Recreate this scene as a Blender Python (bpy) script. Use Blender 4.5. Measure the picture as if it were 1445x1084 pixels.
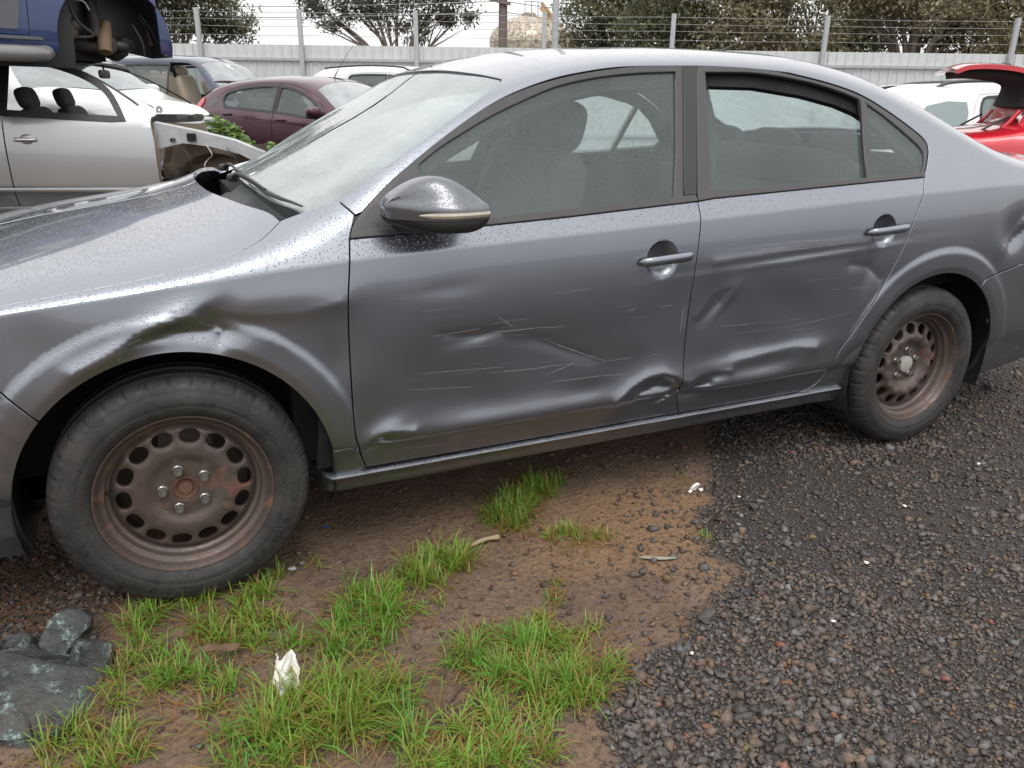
import bpy, bmesh, math, random
import numpy as np
from mathutils import Matrix, Vector
from mathutils.geometry import delaunay_2d_cdt

# ------------------------------------------------------------------ scene, camera, light
for _o in list(bpy.data.objects):
    bpy.data.objects.remove(_o)
SC = bpy.context.scene
COL = SC.collection
CAM = np.array([-0.00814, -2.84064, 1.28442])
YAW, PIT, ROL = 0.435324, 0.347437, 0.013061


def cam_axes():
    cy, sy, cp, sp, cr, sr = math.cos(YAW), math.sin(YAW), math.cos(PIT), math.sin(PIT), math.cos(ROL), math.sin(ROL)
    f = np.array([sy * cp, cy * cp, -sp]); rt = np.array([cy, -sy, 0.0]); up = np.cross(rt, f)
    return rt * cr + up * sr, -rt * sr + up * cr, f


_r, _u, _f = cam_axes()
cam_data = bpy.data.cameras.new('camera')
cam_ob = bpy.data.objects.new('camera', cam_data)
COL.objects.link(cam_ob)
cam_data.sensor_width = 36.0
cam_data.lens = 27.77
cam_data.clip_start = 0.05
cam_data.clip_end = 2000
_m = Matrix.Identity(4)
for i in range(3):
    _m[i][0] = _r[i]; _m[i][1] = _u[i]; _m[i][2] = -_f[i]; _m[i][3] = CAM[i]
cam_ob.matrix_world = _m
SC.camera = cam_ob

SUN_EL, SUN_AZ = 58.0, 200.0
world = bpy.data.worlds.new('World')
SC.world = world
world.use_nodes = True
wn, wl = world.node_tree.nodes, world.node_tree.links
wn.clear()
sky = wn.new('ShaderNodeTexSky')
sky.sky_type = 'NISHITA'
sky.sun_disc = False
sky.sun_elevation = math.radians(SUN_EL)
sky.sun_rotation = math.radians(SUN_AZ)
sky.dust_density = 6.0
sky.air_density = 1.2
hs = wn.new('ShaderNodeHueSaturation'); hs.inputs['Saturation'].default_value = 0.10
wl.new(sky.outputs[0], hs.inputs['Color'])
# an even cloud deck: soft noise, seen from below
tc = wn.new('ShaderNodeTexCoord')
nz = wn.new('ShaderNodeTexNoise'); nz.inputs['Scale'].default_value = 2.2; nz.inputs['Detail'].default_value = 5
wl.new(tc.outputs['Generated'], nz.inputs['Vector'])
mr = wn.new('ShaderNodeMapRange'); mr.inputs['From Min'].default_value = .3; mr.inputs['From Max'].default_value = .7
mr.inputs['To Min'].default_value = 0.88; mr.inputs['To Max'].default_value = 1.1
wl.new(nz.outputs['Fac'], mr.inputs['Value'])
ov = wn.new('ShaderNodeMix'); ov.data_type = 'RGBA'; ov.inputs['Factor'].default_value = 0.8
ov.inputs[7].default_value = (9.2, 9.15, 9.15, 1)
wl.new(hs.outputs['Color'], ov.inputs[6])
mu = wn.new('ShaderNodeMix'); mu.data_type = 'RGBA'; mu.blend_type = 'MULTIPLY'; mu.inputs['Factor'].default_value = 1
wl.new(ov.outputs[2], mu.inputs[6]); wl.new(mr.outputs[0], mu.inputs[7])
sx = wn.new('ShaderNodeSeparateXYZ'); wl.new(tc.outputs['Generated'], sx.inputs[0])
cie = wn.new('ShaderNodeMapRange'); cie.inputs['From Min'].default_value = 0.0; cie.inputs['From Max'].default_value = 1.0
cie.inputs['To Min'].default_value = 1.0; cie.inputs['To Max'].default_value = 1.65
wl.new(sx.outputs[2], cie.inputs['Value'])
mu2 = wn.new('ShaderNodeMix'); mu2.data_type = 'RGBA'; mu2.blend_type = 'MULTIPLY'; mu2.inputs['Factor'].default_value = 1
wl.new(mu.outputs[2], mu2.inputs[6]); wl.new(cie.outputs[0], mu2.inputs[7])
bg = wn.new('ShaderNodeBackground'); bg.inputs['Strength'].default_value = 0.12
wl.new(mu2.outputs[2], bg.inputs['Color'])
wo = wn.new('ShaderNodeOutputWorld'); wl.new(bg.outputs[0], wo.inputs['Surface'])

sun_d = bpy.data.lights.new('sun', 'SUN')
sun_d.energy = 0.9; sun_d.angle = math.radians(30); sun_d.color = (1, .97, .93)
sun = bpy.data.objects.new('sun', sun_d); COL.objects.link(sun)
sun.rotation_euler = (math.radians(90 - SUN_EL), 0, math.radians(180 - SUN_AZ))
SC.view_settings.view_transform = 'Standard'
SC.view_settings.look = 'None'
SC.view_settings.gamma = 1.0
SC.view_settings.use_curve_mapping = False
SC.view_settings.exposure = 0.25
SC.render.resolution_x = 1024
SC.render.resolution_y = 768

# ------------------------------------------------------------------ materials
MATS = {}


class NT:
    """small helper to write node trees"""
    def __init__(s, name):
        s.m = bpy.data.materials.new(name); s.m.use_nodes = True
        s.n = s.m.node_tree.nodes; s.l = s.m.node_tree.links; s.n.clear()
        s.out = s.n.new('ShaderNodeOutputMaterial')

    def node(s, t, ins=None, **kw):
        n = s.n.new(t)
        for k, v in kw.items(): setattr(n, k, v)
        for k, v in (ins or {}).items(): s.set(n.inputs[k], v)
        return n

    def set(s, sock, v):
        if hasattr(v, 'is_output'): s.l.new(v, sock)
        elif isinstance(v, (tuple, list)) and sock.type == 'RGBA' and len(v) == 3: sock.default_value = (*v, 1)
        else: sock.default_value = v

    def obj(s): return s.node('ShaderNodeTexCoord').outputs['Object']

    def map(s, vec, scale=(1, 1, 1), loc=(0, 0, 0), rot=(0, 0, 0)):
        return s.node('ShaderNodeMapping', {'Vector': vec, 'Scale': scale, 'Location': loc, 'Rotation': rot}).outputs[0]

    def noise(s, vec, scale, detail=4, rough=.55, out='Fac'):
        return s.node('ShaderNodeTexNoise', {'Vector': vec, 'Scale': scale, 'Detail': detail, 'Roughness': rough}).outputs[out]

    def vor(s, vec, scale, feat='F1', out='Distance'):
        return s.node('ShaderNodeTexVoronoi', {'Vector': vec, 'Scale': scale}, feature=feat).outputs[out]

    def ramp(s, fac, a, b, c0=0.0, c1=1.0):
        return s.node('ShaderNodeMapRange', {'Value': fac, 'From Min': a, 'From Max': b, 'To Min': c0, 'To Max': c1}).outputs[0]

    def mix(s, fac, a, b, mode='MIX'):
        n = s.node('ShaderNodeMix', data_type='RGBA', blend_type=mode)
        s.set(n.inputs[0], fac); s.set(n.inputs[6], a); s.set(n.inputs[7], b)
        return n.outputs[2]

    def math(s, op, a, b=0.0):
        n = s.node('ShaderNodeMath', operation=op); s.set(n.inputs[0], a); s.set(n.inputs[1], b); return n.outputs[0]

    def bump(s, h, dist=.01, strength=1.0, normal=None):
        n = s.node('ShaderNodeBump', {'Height': h, 'Distance': dist, 'Strength': strength})
        if normal: s.l.new(normal, n.inputs['Normal'])
        return n.outputs[0]

    def pr(s, **kw):
        n = s.node('ShaderNodeBsdfPrincipled')
        for k, v in kw.items(): s.set(n.inputs[k.replace('_', ' ')], v)
        return n

    def done(s, shader):
        s.l.new(shader, s.out.inputs['Surface']); return s.m


def plain(name, col, rough=.6, metal=0.0, var=.15, scale=8.0, bump=0.0, bscale=60, spec=.5, coat=0.0):
    """one colour with some mottling and fine relief"""
    if name in MATS: return MATS[name]
    t = NT(name); v = t.obj()
    n = t.noise(v, scale, 5)
    c = t.mix(n, tuple(x * (1 - var) for x in col), tuple(min(1, x * (1 + var)) for x in col))
    kw = dict(Base_Color=c, Roughness=t.ramp(n, .3, .7, max(0.02, rough - .08), min(1, rough + .08)), Metallic=metal, Coat_Weight=coat, Coat_Roughness=.05)
    kw['Specular_IOR_Level'] = spec
    if bump: kw['Normal'] = t.bump(t.noise(v, bscale, 4), bump)
    m = t.done(t.pr(**kw).outputs[0]); MATS[name] = m
    return m


def drops(t, vec, scale=120.0, amount=.5, up=True):
    """rain drops standing on a surface, as a height; only where rain can lie"""
    va = t.node('ShaderNodeTexVoronoi', {'Vector': vec, 'Scale': scale, 'Randomness': 1.0})
    d = t.ramp(va.outputs['Distance'], .16, .34, 1.0, 0.0)
    rnd = t.node('ShaderNodeSeparateColor', {'Color': va.outputs['Color']}).outputs[0]
    if not up: return t.math('MULTIPLY', d, t.math('GREATER_THAN', rnd, 1 - amount))
    if up:
        nzv = t.node('ShaderNodeSeparateXYZ', {'Vector': t.node('ShaderNodeNewGeometry').outputs['Normal']}).outputs[2]
        sel = t.math('GREATER_THAN', rnd, t.ramp(nzv, .25, .85, 1 - amount, 1 - min(.95, amount * 1.9)))
        return t.math('MULTIPLY', t.math('MULTIPLY', d, sel), t.ramp(nzv, .20, .42))


def paint(name, col, metal=.55, rough=.32, coat=1.0, wet=True, scuff=0.0, dirt=.25, drop_scale=175, dropamt=.5):
    if name in MATS: return MATS[name]
    t = NT(name); v = t.obj()
    n = t.noise(v, 3.0, 4)
    base = t.mix(n, tuple(x * .93 for x in col), tuple(x * 1.06 for x in col))
    rgh = rough
    cw = coat
    if dirt:
        z = t.node('ShaderNodeSeparateXYZ', {'Vector': v}).outputs[2]
        lowm = t.ramp(z, .62, .18)
        dm = t.math('MULTIPLY', t.math('MULTIPLY', lowm, t.ramp(t.noise(v, 9, 6), .35, .75)), dirt)
        base = t.mix(dm, base, (.075, .068, .05))
        rgh = t.math('ADD', rough, t.math('MULTIPLY', dm, .4))
        cw = t.math('SUBTRACT', coat, t.math('MULTIPLY', dm, .7))
    nb = None
    if scuff:
        # long scrapes running along the car, in broken strands, on the flank only
        sv = t.map(v, (2.2, 1, 95), rot=(0, math.radians(-2.0), 0))
        s1 = t.ramp(t.noise(sv, 1.0, 6, .62), .60, .72)
        s2 = t.ramp(t.noise(t.map(v, (5, 1, 260), (3, 0, 5), (0, math.radians(1.5), 0)), 1.0, 4, .6), .62, .72)
        patch = t.ramp(t.noise(t.map(v, (2.2, 1, 4.0), (7, 0, 2)), 1.0, 3), .44, .62)
        z = t.node('ShaderNodeSeparateXYZ', {'Vector': v}).outputs[2]
        band = t.math('MULTIPLY', t.ramp(z, .26, .40), t.ramp(z, .92, .80))
        yy = t.node('ShaderNodeSeparateXYZ', {'Vector': v}).outputs[1]
        near = t.ramp(yy, -.6, -.7)
        sm = t.math('MULTIPLY', t.math('MULTIPLY', t.math('MAXIMUM', t.math('MULTIPLY', s1, .55), s2), patch), t.math('MULTIPLY', band, near))
        sm = t.math('MULTIPLY', sm, scuff)
        base = t.mix(sm, base, (.36, .37, .39))
        rgh = t.math('ADD', rgh, t.math('MULTIPLY', sm, .25))
        cw = t.math('SUBTRACT', cw, t.math('MULTIPLY', sm, .8))
        nb = t.bump(t.math('MULTIPLY', sm, -1.0), .0006)
    nb2 = nb
    if wet:
        h = drops(t, v, drop_scale, dropamt)
        nb2 = t.bump(h, .0009, 1.0, nb)
    kw = dict(Base_Color=base, Metallic=metal, Roughness=rgh, Coat_Weight=cw, Coat_Roughness=.04, Coat_IOR=1.5)
    if nb: kw['Normal'] = nb
    if nb2: kw['Coat_Normal'] = nb2
    if nb2 and wet: kw['Normal'] = nb2
    m = t.done(t.pr(**kw).outputs[0]); MATS[name] = m
    return m


def glass(name, tint=(.72, .82, .80), fog=.2, fogcol=(.5, .57, .57), wet=.5, scale=130, rough=.02):
    """thin car glass: tinted see-through, a misted and rain-flecked film, and a mirror of the sky by Fresnel"""
    if name in MATS: return MATS[name]
    t = NT(name); v = t.obj()
    tr = t.node('ShaderNodeBsdfTransparent', {'Color': tint})
    film = t.node('ShaderNodeBsdfDiffuse', {'Color': fogcol})
    tl = t.node('ShaderNodeBsdfTranslucent', {'Color': fogcol})
    fm = t.node('ShaderNodeMixShader', {0: .5}); t.l.new(film.outputs[0], fm.inputs[1]); t.l.new(tl.outputs[0], fm.inputs[2])
    h = None; nrm = None
    f = t.math('MULTIPLY', t.ramp(t.noise(v, 4, 5), .3, .7, .75, 1.25), fog)
    if wet:
        h = drops(t, v, scale, wet, up=False)
        hh = h
        nrm = t.bump(hh, .002)
        f = t.math('ADD', f, t.math('MULTIPLY', hh, .10))
    m1 = t.node('ShaderNodeMixShader', {0: f}); t.l.new(tr.outputs[0], m1.inputs[1]); t.l.new(fm.outputs[0], m1.inputs[2])
    gl = t.node('ShaderNodeBsdfGlossy', {'Color': (1, 1, 1), 'Roughness': rough})
    lw = t.node('ShaderNodeLayerWeight', {'Blend': .5})
    if nrm: t.l.new(nrm, gl.inputs['Normal']); t.l.new(nrm, lw.inputs['Normal'])
    fr = t.math('ADD', .045, t.math('MULTIPLY', .955, t.math('POWER', lw.outputs['Facing'], 5.0)))
    m2 = t.node('ShaderNodeMixShader'); t.l.new(fr, m2.inputs[0]); t.l.new(m1.outputs[0], m2.inputs[1]); t.l.new(gl.outputs[0], m2.inputs[2])
    m = t.done(m2.outputs[0]); MATS[name] = m
    return m


# ------------------------------------------------------------------ geometry helpers
def link(name, me, parent=None, mat=None, loc=None, rot=None, scale=None):
    o = bpy.data.objects.new(name, me); COL.objects.link(o)
    if parent is not None: o.parent = parent
    if mat is not None and me is not None and not me.materials: me.materials.append(mat)
    if loc is not None: o.location = loc
    if rot is not None: o.rotation_euler = rot
    if scale is not None: o.scale = scale
    return o


def tag(o, label=None, cat=None, group=None, kind=None):
    if label: o['label'] = label
    if cat: o['category'] = cat
    if group: o['group'] = group
    if kind: o['kind'] = kind
    return o


def empty(name, loc=(0, 0, 0), rz=0.0, label=None, cat=None, group=None, parent=None):
    o = bpy.data.objects.new(name, None); COL.objects.link(o); o.location = loc; o.rotation_euler = (0, 0, rz)
    o.empty_display_size = .1
    if parent is not None: o.parent = parent
    return tag(o, label, cat, group)


class Geo:
    """collects verts and faces; builds ONE mesh"""
    def __init__(s): s.v = []; s.f = []

    def add(s, v, f):
        k = len(s.v); s.v += [tuple(p) for p in v]; s.f += [tuple(i + k for i in q) for q in f]; return s

    def box(s, x0, x1, y0, y1, z0, z1, M=None):
        v = [(x, y, z) for z in (z0, z1) for y in (y0, y1) for x in (x0, x1)]
        if M is not None: v = [tuple(M @ Vector(p)) for p in v]
        return s.add(v, [(0, 2, 3, 1), (4, 5, 7, 6), (0, 1, 5, 4), (2, 6, 7, 3), (0, 4, 6, 2), (1, 3, 7, 5)])

    def bar(s, a, b, w, h, up=(0, 0, 1)):
        a = Vector(a); b = Vector(b); d = (b - a).normalized(); u = Vector(up)
        if abs(d.dot(u)) > .98: u = Vector((0, 1, 0))
        x = d.cross(u).normalized() * w / 2; y = x.cross(d).normalized() * h / 2
        v = [p + i * x + j * y for p in (a, b) for j in (-1, 1) for i in (-1, 1)]
        return s.add(v, [(0, 1, 3, 2), (4, 6, 7, 5), (0, 4, 5, 1), (2, 3, 7, 6), (0, 2, 6, 4), (1, 5, 7, 3)])

    def tube(s, pts, r, n=8, cap=True):
        pts = [Vector(p) for p in pts]; m = len(pts)
        rr = r if hasattr(r, '__len__') else [r] * m
        k = len(s.v); prev = None
        for i, p in enumerate(pts):
            d = (pts[min(i + 1, m - 1)] - pts[max(i - 1, 0)]).normalized()
            if prev is None:
                u = Vector((0, 0, 1)) if abs(d.z) < .9 else Vector((1, 0, 0)); a = d.cross(u).normalized()
            else:
                a = (prev - d * prev.dot(d)).normalized()
            prev = a; b = d.cross(a)
            for j in range(n):
                th = 2 * math.pi * j / n; q = p + (a * math.cos(th) + b * math.sin(th)) * rr[i]; s.v.append(tuple(q))
        for i in range(m - 1):
            for j in range(n):
                s.f.append((k + i * n + j, k + i * n + (j + 1) % n, k + (i + 1) * n + (j + 1) % n, k + (i + 1) * n + j))
        if cap:
            s.f.append(tuple(k + j for j in reversed(range(n)))); s.f.append(tuple(k + (m - 1) * n + j for j in range(n)))
        return s

    def lathe(s, prof, n=48, axis='y', mod=None):
        """prof: (r, h) pairs turned about an axis through the origin"""
        k = len(s.v); m = len(prof)
        for i, (r, h) in enumerate(prof):
            for j in range(n):
                th = 2 * math.pi * j / n; q = r + (mod(i, j) if mod else 0); a, b = q * math.cos(th), q * math.sin(th)
                s.v.append((a, h, b) if axis == 'y' else (a, b, h) if axis == 'z' else (h, a, b))
        for i in range(m - 1):
            for j in range(n):
                s.f.append((k + i * n + j, k + i * n + (j + 1) % n, k + (i + 1) * n + (j + 1) % n, k + (i + 1) * n + j))
        return s

    def sup(s, c, d, e=.35, n=20, M=None, e2=None):
        """rounded block (superellipsoid): centre, half sizes, exponent"""
        k = len(s.v); e2 = e2 or e
        f = lambda a, p: math.copysign(abs(a) ** p, a)
        m = n // 2
        for i in range(m + 1):
            ph = -math.pi / 2 + math.pi * i / m
            for j in range(n):
                th = 2 * math.pi * j / n
                p = Vector((c[0] + d[0] * f(math.cos(ph), e) * f(math.cos(th), e2), c[1] + d[1] * f(math.cos(ph), e) * f(math.sin(th), e2), c[2] + d[2] * f(math.sin(ph), e)))
                if M is not None: p = M @ p
                s.v.append(tuple(p))
        for i in range(m):
            for j in range(n):
                s.f.append((k + i * n + j, k + i * n + (j + 1) % n, k + (i + 1) * n + (j + 1) % n, k + (i + 1) * n + j))
        return s

    def xf(s, M):
        s.v = [tuple(M @ Vector(p)) for p in s.v]; return s

    def mesh(s, name, smooth=True, angle=40):
        me = bpy.data.meshes.new(name); me.from_pydata(s.v, [], s.f); me.validate()
        if smooth:
            me.polygons.foreach_set('use_smooth', [True] * len(me.polygons))
            if angle: me.set_sharp_from_angle(angle=math.radians(angle))
        bm = bmesh.new(); bm.from_mesh(me); bmesh.ops.recalc_face_normals(bm, faces=bm.faces); bm.to_mesh(me); bm.free()
        return me

    def obj(s, name, mat, parent=None, smooth=True, angle=40, **kw):
        return link(name, s.mesh(name, smooth, angle), parent, mat, **kw)


def cr(pts, n=6, closed=False):
    """Catmull-Rom through 2-D/3-D points"""
    P = np.array(pts, float); m = len(P)
    if m < 3: return [tuple(p) for p in P]
    out = []
    for i in range(m - 1):
        p0 = P[i - 1] if i else 2 * P[0] - P[1]; p1 = P[i]; p2 = P[i + 1]; p3 = P[i + 2] if i + 2 < m else 2 * P[-1] - P[-2]
        for j in range(n):
            t = j / n
            out.append(tuple(.5 * (2 * p1 + (p2 - p0) * t + (2 * p0 - 5 * p1 + 4 * p2 - p3) * t * t + (3 * p1 - p0 - 3 * p2 + p3) * t ** 3)))
    out.append(tuple(P[-1])); return out


def pch(pts):
    """monotone cubic through (x, y) points, extended in a straight line"""
    p = np.array(pts, float); x = p[:, 0]; y = p[:, 1]; h = np.diff(x); d = np.diff(y) / h
    m = np.zeros(len(x))
    for i in range(1, len(x) - 1):
        if d[i - 1] * d[i] > 0:
            w1 = 2 * h[i] + h[i - 1]; w2 = h[i] + 2 * h[i - 1]; m[i] = (w1 + w2) / (w1 / d[i - 1] + w2 / d[i])
    m[0] = d[0]; m[-1] = d[-1]

    def f(q):
        q = np.asarray(q, float); i = np.clip(np.searchsorted(x, q) - 1, 0, len(h) - 1)
        t = (q - x[i]) / h[i]; tc = np.clip(t, 0, 1); t2 = tc * tc; t3 = t2 * tc
        r = (2 * t3 - 3 * t2 + 1) * y[i] + (t3 - 2 * t2 + tc) * h[i] * m[i] + (-2 * t3 + 3 * t2) * y[i + 1] + (t3 - t2) * h[i] * m[i + 1]
        return r + np.where(t < 0, t * h[i] * m[0], 0) + np.where(t > 1, (t - 1) * h[i] * m[-1], 0)
    return f


class Skin:
    """half of a car body as a chart (X, s): s is the height on the flank, then the way over the top to the centre line.
    X runs from the front axle to the rear, Y across (0 = centre line), Z up."""
    def __init__(S, zt, zA, zc, plan, low, tum=.547, sh=(.28, .176, .42), h2=.6, l1=.6, dent=None, extra=None):
        S.zt = pch(zt); S.zA = pch(zA); S.zc = pch(zc); S.plan = pch(plan); S.low = pch(low)
        S.tum = tum; S.sh = sh; S.h2 = h2; S.l1 = l1; S.dent = dent; S.extra = extra

    def shoulder(S, d):
        a, t0, t1 = S.sh; k = t0 / a; b = .07
        L0 = .5 * k * a * a; kk = (S.tum - t1) / b; e = np.clip(d, 0, b)
        return np.where(d < 0, np.where(d < -a, 0, .5 * k * (d + a) ** 2), L0 + t1 * e + .5 * kk * e * e + S.tum * np.clip(d - b, 0, None))

    def w(S, X, z, dent=True):
        r = S.plan(X) - S.low(z) - S.shoulder(z - S.zc(X))
        if S.extra is not None: r = r + S.extra(X, z)
        if dent and S.dent is not None: r = r + S.dent(X, z)
        return r

    def L(S, X): return np.hypot(S.w(X, S.zA(X), False), S.zt(X) - S.zA(X))

    def top(S, X, t): return float(S.zA(X) + t * S.L(X))

    def P(S, X, s, side=-1, dent=True):
        X, s = np.broadcast_arrays(np.asarray(X, float), np.asarray(s, float))
        zA = S.zA(X); zt = S.zt(X); L = S.L(X); t = np.clip((s - zA) / L, 0, 1)
        w0 = S.w(X, np.minimum(s, zA), dent); dz = np.maximum(zt - zA, .004)
        a, t0, t1 = S.sh; sl = np.clip(t1 + (S.tum - t1) * (zA - S.zc(X)) / .07, t1, S.tum)
        b0 = (1 - t) ** 3; b1 = 3 * t * (1 - t) ** 2; b2 = 3 * t * t * (1 - t); b3 = t ** 3
        w = np.where(s <= zA, w0, b0 * w0 + b1 * (w0 - sl * S.l1 * dz) + b2 * S.h2 * w0)
        z = np.where(s <= zA, s, b0 * zA + b1 * (zA + S.l1 * dz) + (b2 + b3) * zt)
        return np.stack([X, side * w, z], -1)

    def N(S, X, s, side=-1, dent=True, e=.002):
        n = np.cross(S.P(X + e, s, side, dent) - S.P(X - e, s, side, dent), S.P(X, s + e, side, dent) - S.P(X, s - e, side, dent))
        n = n / np.maximum(np.linalg.norm(n, axis=-1, keepdims=True), 1e-12)
        return -n if side > 0 else n


def inpoly(pts, poly):
    x, y = pts[:, 0], pts[:, 1]; c = np.zeros(len(pts), bool)
    p = np.asarray(poly); q = np.roll(p, -1, 0)
    for (x0, y0), (x1, y1) in zip(p, q):
        if y0 == y1: continue
        c ^= ((y0 > y) != (y1 > y)) & (x < (x1 - x0) * (y - y0) / (y1 - y0) + x0)
    return c


def densify(poly, res):
    p = np.asarray(poly, float); keep = [p[0]]
    for a in p[1:]:
        if np.hypot(*(a - keep[-1])) > 1e-4: keep.append(a)
    if np.hypot(*(keep[0] - keep[-1])) < 1e-4: keep.pop()
    p = np.array(keep); out = []
    for a, b in zip(p, np.roll(p, -1, 0)):
        k = max(1, int(np.ceil(np.hypot(*(b - a)) / res)))
        out += [a + (b - a) * i / k for i in range(k)]
    return np.array(out)


def inset(poly, d):
    """move a closed outline inwards by d"""
    p = np.asarray(poly, float); q = np.roll(p, -1, 0)
    area = .5 * np.sum(p[:, 0] * q[:, 1] - q[:, 0] * p[:, 1]); sg = 1 if area > 0 else -1
    e = q - p; n = np.stack([-e[:, 1], e[:, 0]], -1) * sg
    n /= np.maximum(np.linalg.norm(n, axis=1, keepdims=True), 1e-9)
    m = n + np.roll(n, 1, 0); l = np.linalg.norm(m, axis=1, keepdims=True)
    m = m / np.maximum(l, .3) * np.minimum(2 / np.maximum(l, .3), 1.6) / 1.0
    return p + m * d


def triangulate(outer, holes, res, guides=()):
    loops = [np.asarray(outer)] + [np.asarray(h) for h in holes]
    pts = np.concatenate(loops); edges = []; k = 0; segA = []; segB = []
    for l in loops:
        n = len(l); edges += [(k + i, k + (i + 1) % n) for i in range(n)]; segA.append(l); segB.append(np.roll(l, -1, 0)); k += n
    for g_ in guides:
        g_ = np.asarray(g_, float); ok = inpoly(g_, outer)
        for h in holes: ok &= ~inpoly(g_, h)
        dmin = np.hypot(*(g_[:, None] - pts[None]).transpose(2, 0, 1)).min(1); ok &= dmin > .003
        ids = np.full(len(g_), -1); ids[ok] = k + np.arange(ok.sum())
        edges += [(int(a), int(b)) for a, b in zip(ids[:-1], ids[1:]) if a >= 0 and b >= 0]
        for i in range(len(g_) - 1):
            if ok[i] and ok[i + 1]: segA.append(g_[i:i + 1]); segB.append(g_[i + 1:i + 2])
        pts = np.concatenate([pts, g_[ok]]); k += int(ok.sum())
    A = np.concatenate(segA); B = np.concatenate(segB)
    lo = outer.min(0); hi = outer.max(0)
    gx = np.arange(lo[0] + res * .37, hi[0], res); gy = np.arange(lo[1] + res * .41, hi[1], res)
    G = np.stack(np.meshgrid(gx, gy), -1).reshape(-1, 2)
    if len(G):
        ok = inpoly(G, outer)
        for h in holes: ok &= ~inpoly(G, h)
        G = G[ok]
        if len(G):
            ab = B - A; l2 = np.maximum((ab ** 2).sum(1), 1e-12)
            keep = np.ones(len(G), bool)
            for i0 in range(0, len(G), 2000):
                g = G[i0:i0 + 2000]
                t = np.clip(((g[:, None] - A) * ab).sum(-1) / l2, 0, 1)
                dd = ((g[:, None] - A - t[..., None] * ab) ** 2).sum(-1).min(1)
                keep[i0:i0 + 2000] = dd > (.45 * res) ** 2
            G = G[keep]
    allp = np.concatenate([pts, G]) if len(G) else pts
    r = delaunay_2d_cdt([Vector((float(a), float(b))) for a, b in allp], edges, [], 0, 1e-6)
    V = np.array([(p.x, p.y) for p in r[0]]); T = np.array([t for t in r[2] if len(t) == 3])
    c = V[T].mean(1); ok = inpoly(c, outer)
    for h in holes: ok &= ~inpoly(c, h)
    T = T[ok]
    a, b, cc = V[T[:, 0]], V[T[:, 1]], V[T[:, 2]]
    ar = (b[:, 0] - a[:, 0]) * (cc[:, 1] - a[:, 1]) - (b[:, 1] - a[:, 1]) * (cc[:, 0] - a[:, 0])
    T = T[np.abs(ar) > 1e-10]; ar = ar[np.abs(ar) > 1e-10]
    T[ar < 0] = T[ar < 0][:, ::-1]
    return V, T


class Panel:
    """sheet-metal panels cut from a Skin, with folded edges and true normals"""
    def __init__(s): s.v = []; s.t = []; s.n = []; s.k = 0

    def cut(s, skin, outer, holes=(), res=.02, side=-1, gap=.0030, off=0.0, fold=.014, roll=.0014, dent=True, dens=None, guides=()):
        o = densify(outer, dens or res)
        if gap: o = inset(o, gap)
        hs_ = [inset(densify(h, dens or res), -gap) for h in holes]
        V, T = triangulate(o, hs_, res, guides)
        P = skin.P(V[:, 0], V[:, 1], side, dent); N = skin.N(V[:, 0], V[:, 1], side, dent)
        P = P + N * off
        if side > 0: T = T[:, ::-1]
        k = s.k
        s.v.append(P); s.t.append(T + k); s.n.append(N[T]); s.k += len(P)
        if fold:
            e = np.concatenate([T[:, [0, 1]], T[:, [1, 2]], T[:, [2, 0]]])
            key = {}
            for a, b in e: key[(a, b)] = 1
            bd = [(a, b) for (a, b) in key if (b, a) not in key]
            if bd:
                nxt = {}; out = {}
                for a, b in bd:
                    d = P[b] - P[a]; q = np.cross(d, N[a]); q = q / max(np.linalg.norm(q), 1e-9)
                    for i in (a, b): out[i] = out.get(i, 0) + q
                ids = list(out); ix = {i: j for j, i in enumerate(ids)}
                E = np.array([out[i] for i in ids]); E /= np.maximum(np.linalg.norm(E, axis=1, keepdims=True), 1e-9)
                Pb = P[ids]; Nb = N[ids]
                r1 = Pb + E * roll * .7 - Nb * roll * .5; r2 = Pb + E * roll - Nb * roll * 1.6; r3 = Pb + E * roll * .9 - Nb * fold
                n1 = Nb * .7 + E * .7; n2 = E
                m = len(ids); kk = s.k
                s.v += [Pb, r1, r2, r3]; s.k += 4 * m
                tt = []; nn = []
                for a, b in bd:
                    i, j = ix[a], ix[b]
                    for lev, (na, nb_) in enumerate(((Nb, n1), (n1, n2), (n2, n2))):
                        p0, p1 = kk + lev * m, kk + (lev + 1) * m
                        tt += [(p0 + j, p0 + i, p1 + i), (p0 + j, p1 + i, p1 + j)]
                        nn += [(na[j], na[i], nb_[i]), (na[j], nb_[i], nb_[j])]
                s.t.append(np.array(tt)); s.n.append(np.array(nn))
        return s

    def mesh(s, name):
        v = np.concatenate(s.v); t = np.concatenate(s.t); n = np.concatenate(s.n).reshape(-1, 3)
        me = bpy.data.meshes.new(name)
        me.vertices.add(len(v)); me.vertices.foreach_set('co', v.astype(np.float32).ravel())
        me.loops.add(t.size); me.loops.foreach_set('vertex_index', t.astype(np.int32).ravel())
        me.polygons.add(len(t)); me.polygons.foreach_set('loop_start', np.arange(0, t.size, 3, dtype=np.int32))
        me.polygons.foreach_set('use_smooth', np.ones(len(t), bool))
        me.update(calc_edges=True)
        n = n / np.maximum(np.linalg.norm(n, axis=1, keepdims=True), 1e-9)
        me.normals_split_custom_set(n.astype(np.float32).tolist())
        return me

    def obj(s, name, mat, parent=None): return link(name, s.mesh(name), parent, mat)


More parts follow.
